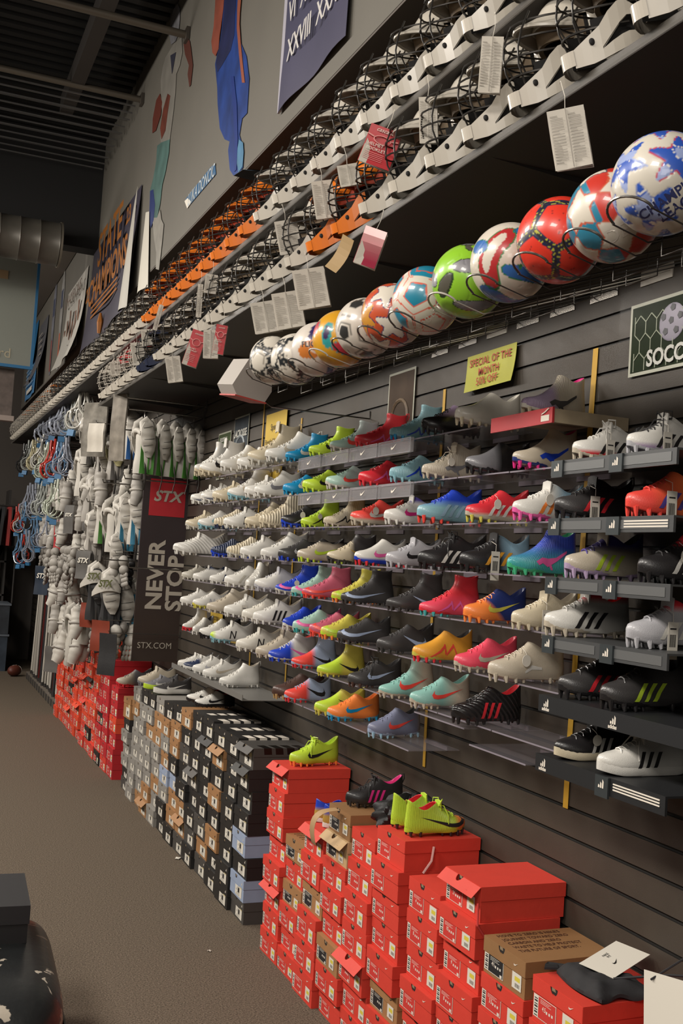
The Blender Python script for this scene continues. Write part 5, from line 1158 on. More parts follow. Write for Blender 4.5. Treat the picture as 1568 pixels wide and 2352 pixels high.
poly_on(XU-.004, hp([(1096, -60), (1112, -60), (1102, 60), (1100, 110), (1106, 200), (1116, 300), (1125, 380), (1112, 380), (1098, 250), (1088, 130), (1090, 40)])).obj('orange_trim', mat('vinyl_orange', '#8a4a34', .5), t)
poly_on(XU-.003, hp([(992, -60), (1034, -60), (1026, 40), (1018, 100), (1008, 170), (1004, 225), (990, 258), (976, 242), (971, 190), (982, 120), (988, 30)])).obj('arm', mat('vinyl_skin', '#7f3f2e', .5, var=.3, vscale=6), t)
poly_on(XU-.003, hp([(1098, 640), (1116, 655), (1119, 700), (1114, 765), (1096, 792), (1086, 740), (1090, 690)])).obj('sock', mat('vinyl_teal', '#3f6f8f', .5, var=.3, vscale=8), t)
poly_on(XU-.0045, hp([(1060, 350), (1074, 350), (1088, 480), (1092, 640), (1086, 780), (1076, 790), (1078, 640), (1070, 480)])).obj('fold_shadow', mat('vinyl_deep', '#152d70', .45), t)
P4 = [atZ(px, py, ZS-.016) for px, py in hp([(1072, 806), (1115, 778), (1255, 790), (1240, 832), (1150, 826)])]
mb = MB(); n_ = len(P4); mb.add([tuple(p) for p in P4]+[(p.x, p.y, p.z-.002) for p in P4], [tuple(range(n_)), tuple(range(2*n_-1, n_-1, -1))]+[(i, i+n_, (i+1) % n_+n_, (i+1) % n_) for i in range(n_)])
mb.obj('folded_foot', mat('vinyl_teal2', '#2c4656', .5, var=.5, vscale=10), t)
# white and teal football player cutout
t = thing('player_cutout', 'life-size vinyl cutout of a person in white football uniform', 'wall cutout', (0, 0, 0))
poly_on(XU, hp([(775, 240), (800, 200), (835, 172), (838, 240), (826, 300), (810, 340), (806, 420), (796, 520), (780, 640), (740, 660), (738, 640), (745, 520), (740, 430), (738, 370), (748, 310), (760, 265)])).obj('jersey', mat('vinyl_white', '#77736c', .5, var=.15, vscale=6), t)
poly_on(XU-.002, hp([(815, 18), (826, 40), (826, 90), (820, 150), (806, 190), (786, 205), (778, 160), (783, 100), (796, 45)])).obj('helmet', mat('vinyl_grey', '#77767a', .4, var=.4, vscale=9), t)
poly_on(XU-.002, hp([(770, 430), (782, 440), (770, 520), (760, 600), (742, 640), (736, 590), (750, 500)])).obj('hand', mat('vinyl_brown', '#5d2a1c', .5, var=.4, vscale=9), t)
poly_on(XU-.001, hp([(735, 430), (745, 470), (738, 530), (716, 600), (700, 612), (702, 545), (718, 460)])).obj('forearm', mat('vinyl_brown2', '#572418', .5), t)
poly_on(XU-.001, hp([(842, 190), (856, 164), (872, 190), (878, 230), (886, 300), (876, 390), (870, 400), (862, 340), (868, 300), (850, 250)])).obj('other_arm', mat('vinyl_brown3', '#50291f', .5), t)
poly_on(XU-.001, hp([(780, 640), (776, 700), (760, 790), (745, 850), (735, 940), (722, 1000), (700, 1000), (692, 950), (688, 880), (704, 820), (718, 740), (722, 670), (740, 655)])).obj('trousers', mat('vinyl_aqua', '#48645f', .5, var=.3, vscale=6), t)
poly_on(XU-.003, hp([(690, 878), (704, 870), (712, 940), (706, 1010), (692, 1050), (686, 980)])).obj('navy_sock', mat('vinyl_navy2', '#1d2c5e', .5), t)
poly_on(XU-.002, hp([(700, 1000), (722, 1000), (735, 960), (742, 1010), (752, 1030), (746, 1100), (736, 1190), (730, 1240), (716, 1236), (718, 1160), (708, 1100)])).obj('lower_leg', mat('vinyl_white2', '#827e76', .5, var=.25, vscale=8), t)
poly_on(XU-.004, hp([(783, 255), (808, 240), (790, 340)])).obj('collar', mat('vinyl_navy3', '#2a2a38', .5), t)
# peeled strip hanging beside it
a_, b_ = atX(343, 490, XU), atX(331, 672, XU); mb = MB()
def fn(u, v):
    p = a_.lerp(b_, v); wd = .10+.32*v; return (XU-.012-.02*math.sin(u*math.pi)*(1+v), p.y+(.5-u)*wd, p.z), (-1, 0, 0)
mb.sheet(fn, 7, 12, .0015); o = mb.obj('peeled_strip', mat('strip_white', '#b7b2a6', .6), None, True); tag(o, 'curling white vinyl strip hanging beside the football cutout', 'vinyl strip')
# name plate
P = [atX(*p, XU) for p in ((428, 476), (494, 404), (494, 378), (428, 462))]
t = thing('name_plate', 'blue and white name strip stuck above the helmet shelf', 'wall sign', (0, 0, 0))
mb = poly_on(XU, [(426, 458), (430, 478), (496, 400), (494, 376), (484, 384)]); mb.obj('strip', mat('plate_blue', '#2f5a80', .45), t)
mb = poly_on(XU-.002, [(424, 462), (431, 455), (440, 464), (430, 479)]); mb.obj('curled_end', m_white, t)
c = atX(462, 428, XU); wd = abs(atX(434, 460, XU).y-atX(490, 393, XU).y)
writing('plate_name', 'LUKA DONCIC', .135, mat('plate_letters', '#a9b3b8', .5), t, (XU-.004, c.y, c.z+.0), *WALLX, bold=.001, sx=.80)
# champions banner, white over purple
def hang(name, label, cat, y0, y1, z0, z1, m, back, curl_b=0, curl_side=0, wave=.01, X=XU, skew=0):
    t = thing(name, label, cat, (X, (y0+y1)/2, z0)); W, H = abs(y1-y0), z1-z0; mb = MB()
    def fn(u, v):
        y = (.5-u)*W; z = v*H; x = -.006-wave*(math.sin(u*9)+1)*(1-v)-curl_b*(1-v)**3
        return (x, y, z+skew*(.5-u)*(1-v)), (-1, 0, 0)
    mb.sheet(fn, 14, 10, .0015); mb.obj('sheet', m, t, True)
    return t, W, H
mpur = mat('banner_purple', '#4b495c', .4, col2='#3c3d55', kind=('Z', 0, 1.0), var=.08, vscale=3)
yl, yr = atX(648, 200, XU).y, atX(758, 140, XU).y
t, W, H = hang('champions_banner', 'pale purple champions banner with Roman numerals, top of wall', 'banner', yl, yr-.25, 4.50, 6.2, mpur, None, wave=.012)
MB().box(-.02, -.008, W/2-.05, W/2, 0, H).obj('white_margin', mat('margin_white', '#9f9ca6', .5), t)
mlet = mat('banner_letters', '#c0bcb8', .5)
for tx, zz, s in (('SUPER BOWL', .98, .22), ('CHAMPIONS', .76, .20), ('VI  XII  XXVII', .50, .17), ('XXVIII  XXX', .28, .17)):
    writing('banner_writing', tx, s, mlet, t, (-.036, -.02, zz), *WALLX, bold=.003, sx=.78)
# state champions banner, navy with orange letters and a curled right side
mnav = mat('banner_navy', '#3a3642', .5, var=.15, vscale=3); m_or = mat('banner_orange', '#8a531c', .5); m_bk = mat('banner_back', '#a19d94', .6)
y0, y1 = 12.15, 9.55
t, W, H = hang('state_banner', 'large navy banner with orange state champions lettering', 'banner', y1, y0, 4.16, 5.34, mnav, m_bk, curl_b=.05, wave=.03)
for tx, zz, s, yy in (('STATE', .84, .50, -.1), ('CHAMPIONS', .52, .40, -.05)):
    writing('banner_writing', tx, s, m_or, t, (-.07, yy, zz*H), *WALLX, bold=.008, sx=.95)
for k in range(3): MB().box(-.075, -.07, -.75, .75, H*(.36-.045*k), H*(.36-.045*k)+.022).obj('orange_line', m_or, t)
writing('banner_number', '23', .22, m_or, t, (-.07, -W*.42, H*.80), *WALLX, bold=.005); writing('banner_number', '23', .22, m_or, t, (-.07, W*.42, H*.55), *WALLX, bold=.005)
MB().tube([(-.07, .1, .05), (-.07, .08, .16), (-.07, .1, .26)], [.02, .035, .012], 6).obj('orange_figure', m_or, t)
mb = MB()
def cf(u, v):
    a = -1.2+u*2.9; r = .05+.10*(1-v); q = (1-v)**.8; return (-.05-.07*math.cos(a)*q, -W/2-.03+.16*q*math.sin(a)+.10*(1-v), v*H*.95+.02), (-math.cos(a), math.sin(a), 0)
mb.sheet(cf, 12, 10, .002); mb.obj('curled_edge', m_bk, t, True)
# white poster with a row of figures beyond it
t, W, H = hang('team_poster', 'white team poster with curled lower edge beyond the navy banner', 'poster', 12.5, 14.1, 4.22, 5.30, mat('poster_white', '#aeaaa2', .5), None, curl_b=.14, wave=.02)
for k in range(6): MB().box(-.055, -.05, W*.35-k*W*.14-.06, W*.35-k*W*.14+.03, H*.30, H*(.50+.08*(k % 3))).obj('printed_figure', mat('print_fig', '#6b4a38', .6, var=.5, vscale=20), t)
b = MB()
for k in range(12): b.box(-.07, -.062, W*.42-k*W*.075-.03, W*.42-k*W*.075+.02, H*.14, H*.24+.02*(k % 2))
b.obj('printed_row', mat('print_dark', '#4a4646', .6), t); writing('poster_title', 'CHAMPIONS', .20, mat('print_brown', '#5d4638', .6), t, (-.056, 0, H*.82), *WALLX, sx=1.2)
# narrow cutouts and small posters farther on
for k, (y, z0, z1, wd, m1, m2, lab) in enumerate(((14.75, 4.40, 6.1, .30, '#8d8b88', '#a24d2c', 'orange socked narrow player cutout beyond the team poster'), (15.6, 4.45, 5.9, .32, '#6e6f78', '#7d3a30', 'grey and red narrow player cutout, farther one'))):
    t = thing('player_cutout', lab, 'wall cutout', (XU, y, z0)); H = z1-z0
    b = MB(); b.prism([(-.08, 0), (.04, 0), (.10, .35), (.14, .8), (.12, 1.2), (.05, 1.35), (.04, H), (-.05, H), (-.08, 1.35), (-.16, 1.1), (-.12, .5)], lambda y_, z_: (-.004, y_, z_), lambda y_, z_: (-.002, y_, z_)); b.obj('figure', mat('cut'+str(k), m1, .5, var=.5, vscale=5), t)
    MB().box(-.006, -.004, -.06, .05, .05, .5).obj('sock', mat('cutb'+str(k), m2, .5), t); MB().box(-.006, -.004, -.09, .09, .85, 1.1).obj('shirt', mat('cutc'+str(k), '#3c4258', .5), t)
t, W, H = hang('small_poster', 'dark small poster with pale lines and curled foot', 'poster', 16.2, 17.2, 4.45, 5.45, mat('poster_slate', '#55555a', .5), None, curl_b=.16, wave=.02)
for k in range(4): MB().box(-.05, -.045, -.25, .2-.04*k, H*(.75-.1*k), H*(.75-.1*k)+.02).obj('printed_line', m_gry, t)
t, W, H = hang('blue_sign', 'bright blue wavy sign high on the far wall', 'sign', 17.5, 18.5, 4.95, 5.62, mat('sign_blue', '#2a6f9f', .5), None, wave=.03)
MB().box(-.075, -.07, -.3, .3, H*.45, H*.6).obj('white_print', m_gry, t)
t, W, H = hang('blue_poster', 'tall light blue poster with white text lines, far wall', 'poster', 17.3, 18.7, 4.42, 5.0, mat('poster_blue', '#4a7fae', .5), None, wave=.01)
for k in range(5): MB().box(-.04, -.035, -.5+.02*k, .5, H*(.35+.11*k), H*(.35+.11*k)+.02).obj('white_line', mat('print_pale', '#8fa9c0', .5), t)
MB().box(-.04, -.035, -.45, .3, H*.12, H*.24).obj('white_bar', m_white, t)

# ================================================================ PROTECTIVE GEAR, STICKS, BANNERS ON THE FAR LEFT
t = thing('brand_panel', 'tall dark STX panel with red square standing by the shoes', 'sign panel', (-.385, 8.86, 1.10))
MB().box(0, .43, 0, .02, 0, 1.66).obj('panel', mat('panel_brown', '#33261f', .5, col2='#2c2122', kind=('Z', .3, .9), var=.2, vscale=2), t)
MB().box(.055, .36, -.003, -.001, 1.22, 1.53).obj('red_square', mat('panel_red', '#a81f28', .5), t)
mpl = mat('panel_letters', '#a89f92', .5)
me = text_mesh('STX', .125, .001, shear=.25, bold=.004, sx=1.05); me.materials.append(mpl); o = link('logo_letters', me, t); o.matrix_local = basis((1, 0, 0), (0, 0, 1), (.205, -.005, 1.385))
for tx, xx, zz, s in (('NEVER', .155, .72, .185), ('STOP.', .325, .68, .185)):
    me = text_mesh(tx, s, .001, bold=.006, sx=1.05); me.materials.append(mpl); o = link('slogan_letters', me, t); o.matrix_local = basis((0, 0, 1), (-1, 0, 0), (xx, -.004, zz))
writing('web_address', 'STX.COM', .072, mpl, t, (.185, -.004, .13), (1, 0, 0), (0, 0, 1), sx=.95)
# second, farther panel of the same sort
t = thing('brand_panel', 'second dark brand panel, farther along among the pads', 'sign panel', (-.50, 13.6, 1.95))
MB().box(0, .35, 0, .02, 0, 1.15).obj('panel', mat('panel_brown2', '#30231f', .5), t); MB().box(.14, .34, -.003, -.001, .72, .98).obj('red_square', mat('panel_red', '#a81f28', .5), t)

GW = dict(w='#b0aba2', g='#858079', l='#96918a', b='#232223', d='#55524f', t='#2e7390', gr='#3f7a2b', bl='#2a5f9e', r='#b0322a', y='#b8b184')
def gm(k): return mat('gear_'+k, GW[k], .6, bump=.3, bscale=60, var=.06, vscale=9)
def pad_meshes():
    out = {}
    def plate(x0, x1, w0, w1, z0, z1, bulge, name, nseg=9):
        mb = MB()
        def fn(u, v):
            a = (u-.5)*2; wd = w0+(w1-w0)*v; x = x0+(x1-x0)*v+bulge*a*a-.016*math.sin(v*9)*.3; return (x, a*wd/2*math.cos(a*.35), z0+(z1-z0)*v), (-1, 0, 0)
        mb.sheet(fn, nseg, 9, .028); return mb.mesh(name, [m_white], True)
    out['chest'] = plate(-.05, -.03, .22, .32, -.46, -.09, .085, 'chest_plate')
    out['back'] = plate(.13, .09, .20, .30, -.42, -.10, -.04, 'back_plate')
    mb = MB()
    def ln(u, v): a = (u-.5)*2; wd = .20+.10*v; return (-.018+.075*a*a, a*wd/2*1.04, -.45+.35*v), (-1, 0, 0)
    mb.sheet(ln, 9, 7, .014); out['lining'] = mb.mesh('lining', [m_white], True)
    mb = MB()   # neck yoke
    mb.tube([(-.03, -.14, -.10), (-.03, -.10, -.02), (.02, -.085, .015), (.07, -.09, -.02), (.08, -.13, -.09)], .022, 8, sx=1.6)
    mb.tube([(-.03, .14, -.10), (-.03, .10, -.02), (.02, .085, .015), (.07, .09, -.02), (.08, .13, -.09)], .022, 8, sx=1.6)
    mb.tube([(-.035, -.12, -.12), (-.055, -.06, -.09), (-.06, 0, -.085), (-.055, .06, -.09), (-.035, .12, -.12)], .024, 8)
    out['yoke'] = mb.mesh('shoulder_yoke', [m_white], True)
    for s_, nm in ((-1, 'capn'), (1, 'capp')):
        mb = MB()
        def cf(u, v):    # oval ribbed plate hanging over the upper arm
            a = (u-.5)*2; hwid = .078*math.sin(math.pi*min(.97, max(.03, v*.92+.06)))**.55
            return (.02+a*hwid+.05*(v-.4), s_*(.175+.035*(1-a*a)*math.sin(v*3.0)-.03*v+.006*math.sin(v*25)), -.02-.30*v), (0, s_, .1)
        mb.sheet(cf, 9, 26, .022); out[nm] = mb.mesh('shoulder_cap', [m_white], True)
    mb = MB()
    for k in range(5):
        v = .14+.17*k; hwid = .07*math.sin(math.pi*(v*.92+.06))**.55
        mb.tube([(.02+a*hwid+.05*(v-.4), -(.175+.035*(1-a*a)*math.sin(v*3.0)-.03*v+.0125), -.02-.30*v+.012*a) for a in (-.9, -.45, 0, .45, .9)], .0030, 4)
    out['seams'] = mb.mesh('cap_seams', [m_white], True)
    mb = MB()   # coloured inside seen through the arm gap
    def inn(u, v): return (-.03+.15*u, -.10-.012*math.sin(u*6+v*4), -.46+.40*v), (0, -1, 0)
    mb.sheet(inn, 8, 8, .008); out['inside'] = mb.mesh('inner_padding', [m_white], True)
    mb = MB(); mb.tube([(.03, -.10, -.36), (.03, -.12, -.42), (.035, -.13, -.50), (.03, -.10, -.60)], .02, 6, sx=.3)
    out['strap'] = mb.mesh('strap', [m_white], True)
    mb = MB(); mb.tube([(.02, 0, -.02), (.02, 0, .05), (.02, .012, .075), (.02, 0, .092), (.02, -.014, .08)], .0028, 5); out['hanger'] = mb.mesh('hanger_hook', [m_white], True)
    mb = MB()   # arm guard: stacked puffy rolls
    zz_ = [-.0-.012*i for i in range(22)]; mb.tube([(.012*math.sin(i*.2), .010*math.sin(i*.3), q) for i, q in enumerate(zz_)], [(.030+.022*math.sin(math.pi*(i+2)/25))*(1-.13*(abs(math.sin(i*.48))**8))*(1+.05*math.sin(i*.9)) for i in range(22)], 14)
    out['arm'] = mb.mesh('arm_guard', [m_white], True)
    mb = MB(); mb.tube([(0, 0, -.02), (0, 0, .03), (0, .012, .05)], .006, 5); mb.tube([(.045*math.cos(a), .05*math.sin(a), -.135) for a in [k*math.pi/6 for k in range(12)]], .010, 5, closed=True)
    out['armstrap'] = mb.mesh('strap', [m_white], True)
    mb = MB()   # glove hanging by the cuff: cuff, back roll segments, four fingers, thumb
    mb.ell((0, 0, -.05), (.040, .058, .05), 12, 8); mb.ell((-.008, 0, -.12), (.038, .055, .042), 12, 8)
    out['cuff'] = mb.mesh('cuff', [m_white], True)
    mb = MB()
    for k in range(4):
        y = -.042+.028*k
        for j in range(3): mb.ell((-.010-.004*j, y*(1+.05*j), -.168-.036*j), (.016-.001*j, .0145, .021), 8, 6)
    mb.ell((.0, .062, -.13), (.016, .017, .034), 8, 6, R=Matrix.Rotation(-.5, 3, 'X')); mb.ell((-.006, .078, -.17), (.014, .014, .024), 8, 6)
    out['fingers'] = mb.mesh('fingers', [m_white], True)
    mb = MB()   # stick head frame
    def loop(w0, w1, L_, zt): return [(.012*math.sin(a*2), (w1 if math.cos(a) < 0 else w0)*math.sin(a)*(1 if True else 0)*(.55+.45*(1-math.cos(a))/2+.0), zt-L_*(1-math.cos(a))/2) for a in [k*2*math.pi/22 for k in range(22)]]
    mb.tube(loop(.03, .082, .26, 0), .0075, 6, closed=True, sx=1.6)
    for k in range(4):
        z = -.08-.04*k; y = (.028+.013*k)
        mb.tube([(.01, -y, z), (.03, -y*.8, z-.02)], .004, 5); mb.tube([(.01, y, z), (.03, y*.8, z-.02)], .004, 5)
    mb.tube([(.035, -.02, -.05), (.038, -.055, -.16), (.02, -.07, -.215)], .005, 5); mb.tube([(.035, .02, -.05), (.038, .055, -.16), (.02, .07, -.215)], .005, 5)
    mb.tube([(0, 0, .0), (0, 0, .075)], .012, 8)
    out['head'] = mb.mesh('head_frame', [m_white], True)
    return out
PM = pad_meshes()
m_plas = {k: mat('plastic_'+k, c, .25, coat=.3, alpha=a) for k, c, a in (('ice', '#9a9fac', .8), ('clear', '#a9ada8', .75), ('blue', '#5f7f9f', 1), ('red', '#b23226', 1), ('white', '#bcbab2', 1), ('pale', '#b3b9a8', .85), ('black', '#2a2a2a', 1), ('cream', '#b8b090', 1))}
def place(px, py, X): return atX(px, py, X)
PADS = [ # px, py of the hook, X, scale, colours (main, lining, cap), turn, label
 (350, 918, -.52, .92, 'w', 'gr', 'w', .5, 'white shoulder pads with green lining, front one on top rail', 8.45),
 (378, 916, -.40, .92, 'l', 'gr', 'w', 1.3, 'white shoulder pads with red triangle, second on top rail', 8.50), (404, 918, -.29, .92, 'w', 'gr', 'w', 1.4, 'white green-lined shoulder pads, third on top rail', 8.52),
 (432, 920, -.18, .92, 'l', 'gr', 'w', 1.4, 'grey white shoulder pads, fourth on top rail', 8.54), (462, 922, -.08, .92, 'l', 'gr', 'l', 1.4, 'dim white shoulder pads nearest the wall on top rail', 8.56),
 (306, 950, -.55, .90, 'w', 'bl', 'w', .3, 'white pads with blue tag left of the top rail', None), (235, 1140, -.55, .95, 'w', 'gr', 'w', .2, 'white pads with green inside, middle of the pad wall', None),
 (262, 1150, -.50, 1.0, 'w', 'd', 'w', .9, 'white pads with cream edge beside the green-lined pads', None), (290, 1140, -.48, 1.05, 'w', 't', 'w', .4, 'large white pads with teal lining and red flash', None),
 (322, 1130, -.40, 1.0, 'w', 't', 'w', -.2, 'white ribbed shoulder pads right of the teal-lined pads', None), (338, 1190, -.36, .8, 'l', 't', 'l', .6, 'small grey pad with teal inside against the dark panel', None),
 (218, 1300, -.60, 1.05, 'b', 'b', 'b', .2, 'black and white shoulder pads, left of the STX collar pads', None), (250, 1315, -.55, 1.1, 'b', 'b', 'w', .0, 'black and white pads with big STX collar', None),
 (290, 1335, -.50, 1.1, 'w', 't', 'w', .1, 'white teal-lined pads in the lower row, front', None), (318, 1340, -.44, 1.0, 'w', 't', 'w', .5, 'white teal-lined pads in the lower row, middle', None), (340, 1345, -.38, 1.0, 'l', 't', 'w', .2, 'white teal-lined pads in the lower row by the panel', None),
 (205, 960, -.62, 1.0, 'w', 'd', 'l', .6, 'white and grey shoulder pads under the helmets, left', None), (235, 1010, -.55, .9, 'l', 'd', 'w', .1, 'grey white pads behind the clear bag', None), (262, 1000, -.50, .9, 'l', 'd', 'y', .3, 'cream white pads right of the clear bag', None),
 (190, 1035, -.62, 1.0, 'w', 'g', 'w', .4, 'white pads with grey chevrons, upper left of pad wall', None), (205, 1100, -.60, .9, 'l', 'g', 'w', .9, 'dull white pads with small lettering on the collar', None),
 (212, 1180, -.60, .95, 'l', 'g', 'l', .1, 'grey white pads left of the green-lined pads', None), (170, 1395, -.62, 1.0, 'w', 'g', 'w', .5, 'white pads hanging above the far red boxes', None), (272, 1230, -.52, .8, 'l', 'd', 'w', .0, 'small grey pads below the middle row', None)]
for (px, py, X, sc, a, b_, c, rz, lab, Y) in PADS:
    p = atY(px, py, Y) if Y else atX(px, py, X-.0)
    if Y: p = Vector((X, Y, 3.05))
    elif p.y < 9.22: p = atY(px-8, py, 9.24+.1*(PADS.index((px, py, X, sc, a, b_, c, rz, lab, Y)) % 3))
    t = thing('shoulder_pads', lab, 'pads', p, (0, 0, rz*.5-.1), 'pads hanging on the gear wall', (sc*.85, sc*.72, sc))
    link('chest_plate', PM['chest'], t, [gm(a)]); link('back_plate', PM['back'], t, [gm(a)]); link('lining', PM['lining'], t, [gm(b_)]); link('shoulder_yoke', PM['yoke'], t, [gm('w')])
    cp_ = link('shoulder_cap', PM['capn'], t, [gm(c)]); link('cap_seams', PM['seams'], cp_, [gm('d')]); link('inner_padding', PM['inside'], t, [gm(b_)]); link('shoulder_cap', PM['capp'], t, [gm(c)]); link('strap', PM['strap'], t, [gm('d')]); link('hanger_hook', PM['hanger'], t, [m_wire])
    if 'STX collar' in lab:
        me = text_mesh('STX', .072, .001, shear=.25, bold=.003); me.materials.append(mat('olive_letters', '#4a4d22', .5)); o = link('collar_letters', me, t)
        o.matrix_local = basis((.85, -.52, .1), (0, .05, 1), (-.045, -.245, -.085))
        cb = MB(); cb.sheet(lambda u, v: ((-.02+.85*(u-.5)*.28, -.215-.52*(u-.5)*.28+.07*(2*u-1)**2, -.14+(.035+.075*(1-(2*u-1)**2))*v+.02*(2*u-1)-.03*(2*u-1)**2), (-.52, -.85, 0)), 9, 4, .025); cb.obj('collar_bumper', gm('w'), t, True)
# rails that carry them
def rail(X0, Y, z, label, X1=-.002):
    t = thing('wall_rail', label, 'rail', (0, Y, z), group='gear rails on the wall'); MB().tube([(X1, 0, 0), (X0, 0, 0), (X0-.01, 0, .03)], .006, 6).obj('arm', m_wire, t); MB().box(-.004, .003, -.02, .02, -.05, .05).obj('wall_plate', m_sh, t)
rail(-.62, 8.52, 3.145, 'chrome rail carrying the green-lined pads'); rail(-.62, 8.9, 3.02, 'dark rail behind the top pads')
for k, (px, py, X) in enumerate(((306, 935, -.6), (250, 1128, -.6), (300, 1120, -.55), (250, 1305, -.6), (310, 1325, -.55), (200, 948, -.6), (185, 1025, -.6), (212, 1170, -.6))):
    p = atX(px, py, X); rail(X-.05, p.y, p.z+.07, f'wire rail among the pads, {ordn(k+1)} of them')
# dense arm guards and gloves
gr_ = random.Random(21); k = 0
_peg = MB().tube([(.7, 0, 0), (0, 0, 0), (-.012, 0, .02)], .0035, 5); _peg.box(.69, .70, -.012, .012, -.03, .03); _peg = _peg.mesh('peg', [m_wire])
def peg(p, X):
    o = link('wire_peg', _peg); o.location = (p.x+.004, p.y, p.z+.035); o.scale = (abs(p.x)/.703, 1, 1); tag(o, 'thin wire peg holding gear on the far slatwall', 'peg', 'wire pegs behind the hanging gear')
names = ['white', 'grey', 'dull white']
def small(kind, px, py, X, col, sc, i, tot, where):
    p = atX(px, py, X)
    if p.y < 9.1: p = atY(px, py, 9.1+gr_.uniform(0, .3)); X = p.x
    cn = {'w': 'white', 'g': 'grey', 'l': 'pale grey', 'b': 'black', 'd': 'dark grey'}[col]
    nm = {'arm': 'arm guard', 'glove': 'lacrosse glove'}[kind]
    t = thing(nm.replace(' ', '_'), f'{cn} {nm}, {ordn(i+1)} from left in the {where}', nm.split()[-1], p, (gr_.uniform(-.25, .25), gr_.uniform(-.2, .2), gr_.uniform(-.6, .9)), f'{nm}s in the {where}', sc)
    peg(p, X)
    if kind == 'arm': link('guard_rolls', PM['arm'], t, [gm(col)]); link('strap', PM['armstrap'], t, [gm('l' if col != 'l' else 'w')])
    else: link('cuff', PM['cuff'], t, [gm(col)]); link('fingers', PM['fingers'], t, [gm(col)])
def cluster(kind, x0, x1, y0, y1, n_, X, cols, sc, where, far=.0):
    pts = sorted([(x0+(x1-x0)*((i+.5)/n_)+gr_.uniform(-3, 3), gr_.uniform(y0, y1)) for i in range(n_)])
    for i, (px, py) in enumerate(pts): small(kind, px, py, X+gr_.uniform(-.08, .08), gr_.choice(cols), sc*gr_.uniform(.9, 1.1), i, n_, where)
cluster('glove', 98, 175, 1252, 1262, 10, -.58, 'gg', 1.15, 'upper line of the grey glove cluster'); cluster('glove', 104, 172, 1278, 1292, 9, -.62, 'gl', 1.15, 'lower line of the grey glove cluster')
cluster('arm', 120, 170, 1318, 1326, 6, -.58, 'wwl', 1.25, 'line under the gloves'); cluster('arm', 125, 195, 1388, 1400, 7, -.60, 'wl', 1.3, 'line above the far red boxes')
cluster('arm', 95, 150, 1190, 1205, 7, -.58, 'wll', 1.2, 'line over the gloves'); cluster('arm', 112, 160, 1095, 1120, 6, -.58, 'lwg', 1.2, 'line left of the far brand panel')
cluster('arm', 165, 240, 1075, 1090, 5, -.52, 'wl', 1.2, 'line across the upper pads'); cluster('arm', 160, 230, 1135, 1150, 4, -.50, 'dlg', 1.2, 'line across the middle pads')
cluster('arm', 170, 240, 1225, 1240, 4, -.52, 'lww', 1.2, 'line under the middle pads'); cluster('arm', 175, 230, 930, 950, 5, -.50, 'wl', 1.2, 'line under the helmet shelf')
cluster('glove', 235, 310, 1268, 1285, 4, -.46, 'lwb', 1.1, 'line between the two pad rows'); cluster('arm', 250, 325, 1075, 1090, 4, -.42, 'wl', 1.1, 'line below the top rail'); cluster('glove', 190, 320, 1420, 1440, 6, -.45, 'wlb', 1.2, 'line above the shoe boxes')
cluster('arm', 135, 200, 1440, 1455, 6, -.55, 'w', 1.2, 'lowest line left'); cluster('arm', 200, 300, 1190, 1250, 5, -.36, 'dg', 1.1, 'back line by the wall')
# plastic packet and hanging cards
for k, (px, py, X, w_, h_, m, lab) in enumerate(((222, 925, -.66, .26, .50, mat('film', '#8a857c', .18, coat=.6, alpha=.75, var=.35, vscale=14, bump=1, bscale=18), 'crinkled clear packet hanging under the helmet shelf'), (278, 905, -.66, .14, .55, mat('film2', '#8f887e', .2, alpha=.85, var=.3, vscale=12), 'narrow clear packet hanging from the lower helmet shelf'),
      (222, 972, -.68, .17, .26, m_book, 'paper header card on the clear packet'), (193, 1265, -.66, .16, .26, gm('d'), 'grey STX hang card by the gloves, right'), (98, 1300, -.66, .20, .34, mat('card_navy', '#202a38', .5), 'dark navy STX hang card by the sticks'), (250, 1455, -.60, .17, .34, gm('b'), 'black hang card below the STX collar pads'),
      (232, 1425, -.62, .18, .26, mat('card_rust', '#7a3322', .5), 'rust red pointed hang card under the black pads'), (203, 1385, -.62, .16, .22, mat('card_rust', '#7a3322', .5), 'smaller rust red hang card beside black pads'), (160, 1160, -.62, .12, .30, gm('d'), 'dark STX card in the middle of the arm guards'),
      (135, 1195, -.6, .10, .34, mat('card_red', '#9f2226', .5), 'slanted red card among white arm guards'), (120, 1485, -.6, .18, .28, gm('d'), 'dark card at the left end above red boxes'))):
    p = atX(px, py, X); peg(p-Vector((0, 0, .03)), X); t = thing('hang_card' if 'card' in lab else 'clear_packet', lab, 'card' if 'card' in lab else 'packet', p, (0, 0, .75)); mb = MB()
    mb.sheet(lambda u, v: ((.006*math.sin(v*7+k)+.004*math.sin(u*11), (u-.5)*w_, -v*h_), (-1, 0, 0)), 7, 7, .003 if 'card' in lab else .02); mb.obj('sheet', m, t, True)
    if 'STX' in lab and 'card' in lab and 'pads' not in lab: writing('card_letters', 'STX', w_*.4, m_white, t, (-.014, 0, -h_*.35), *WALLX, shear=.25, bold=.002)
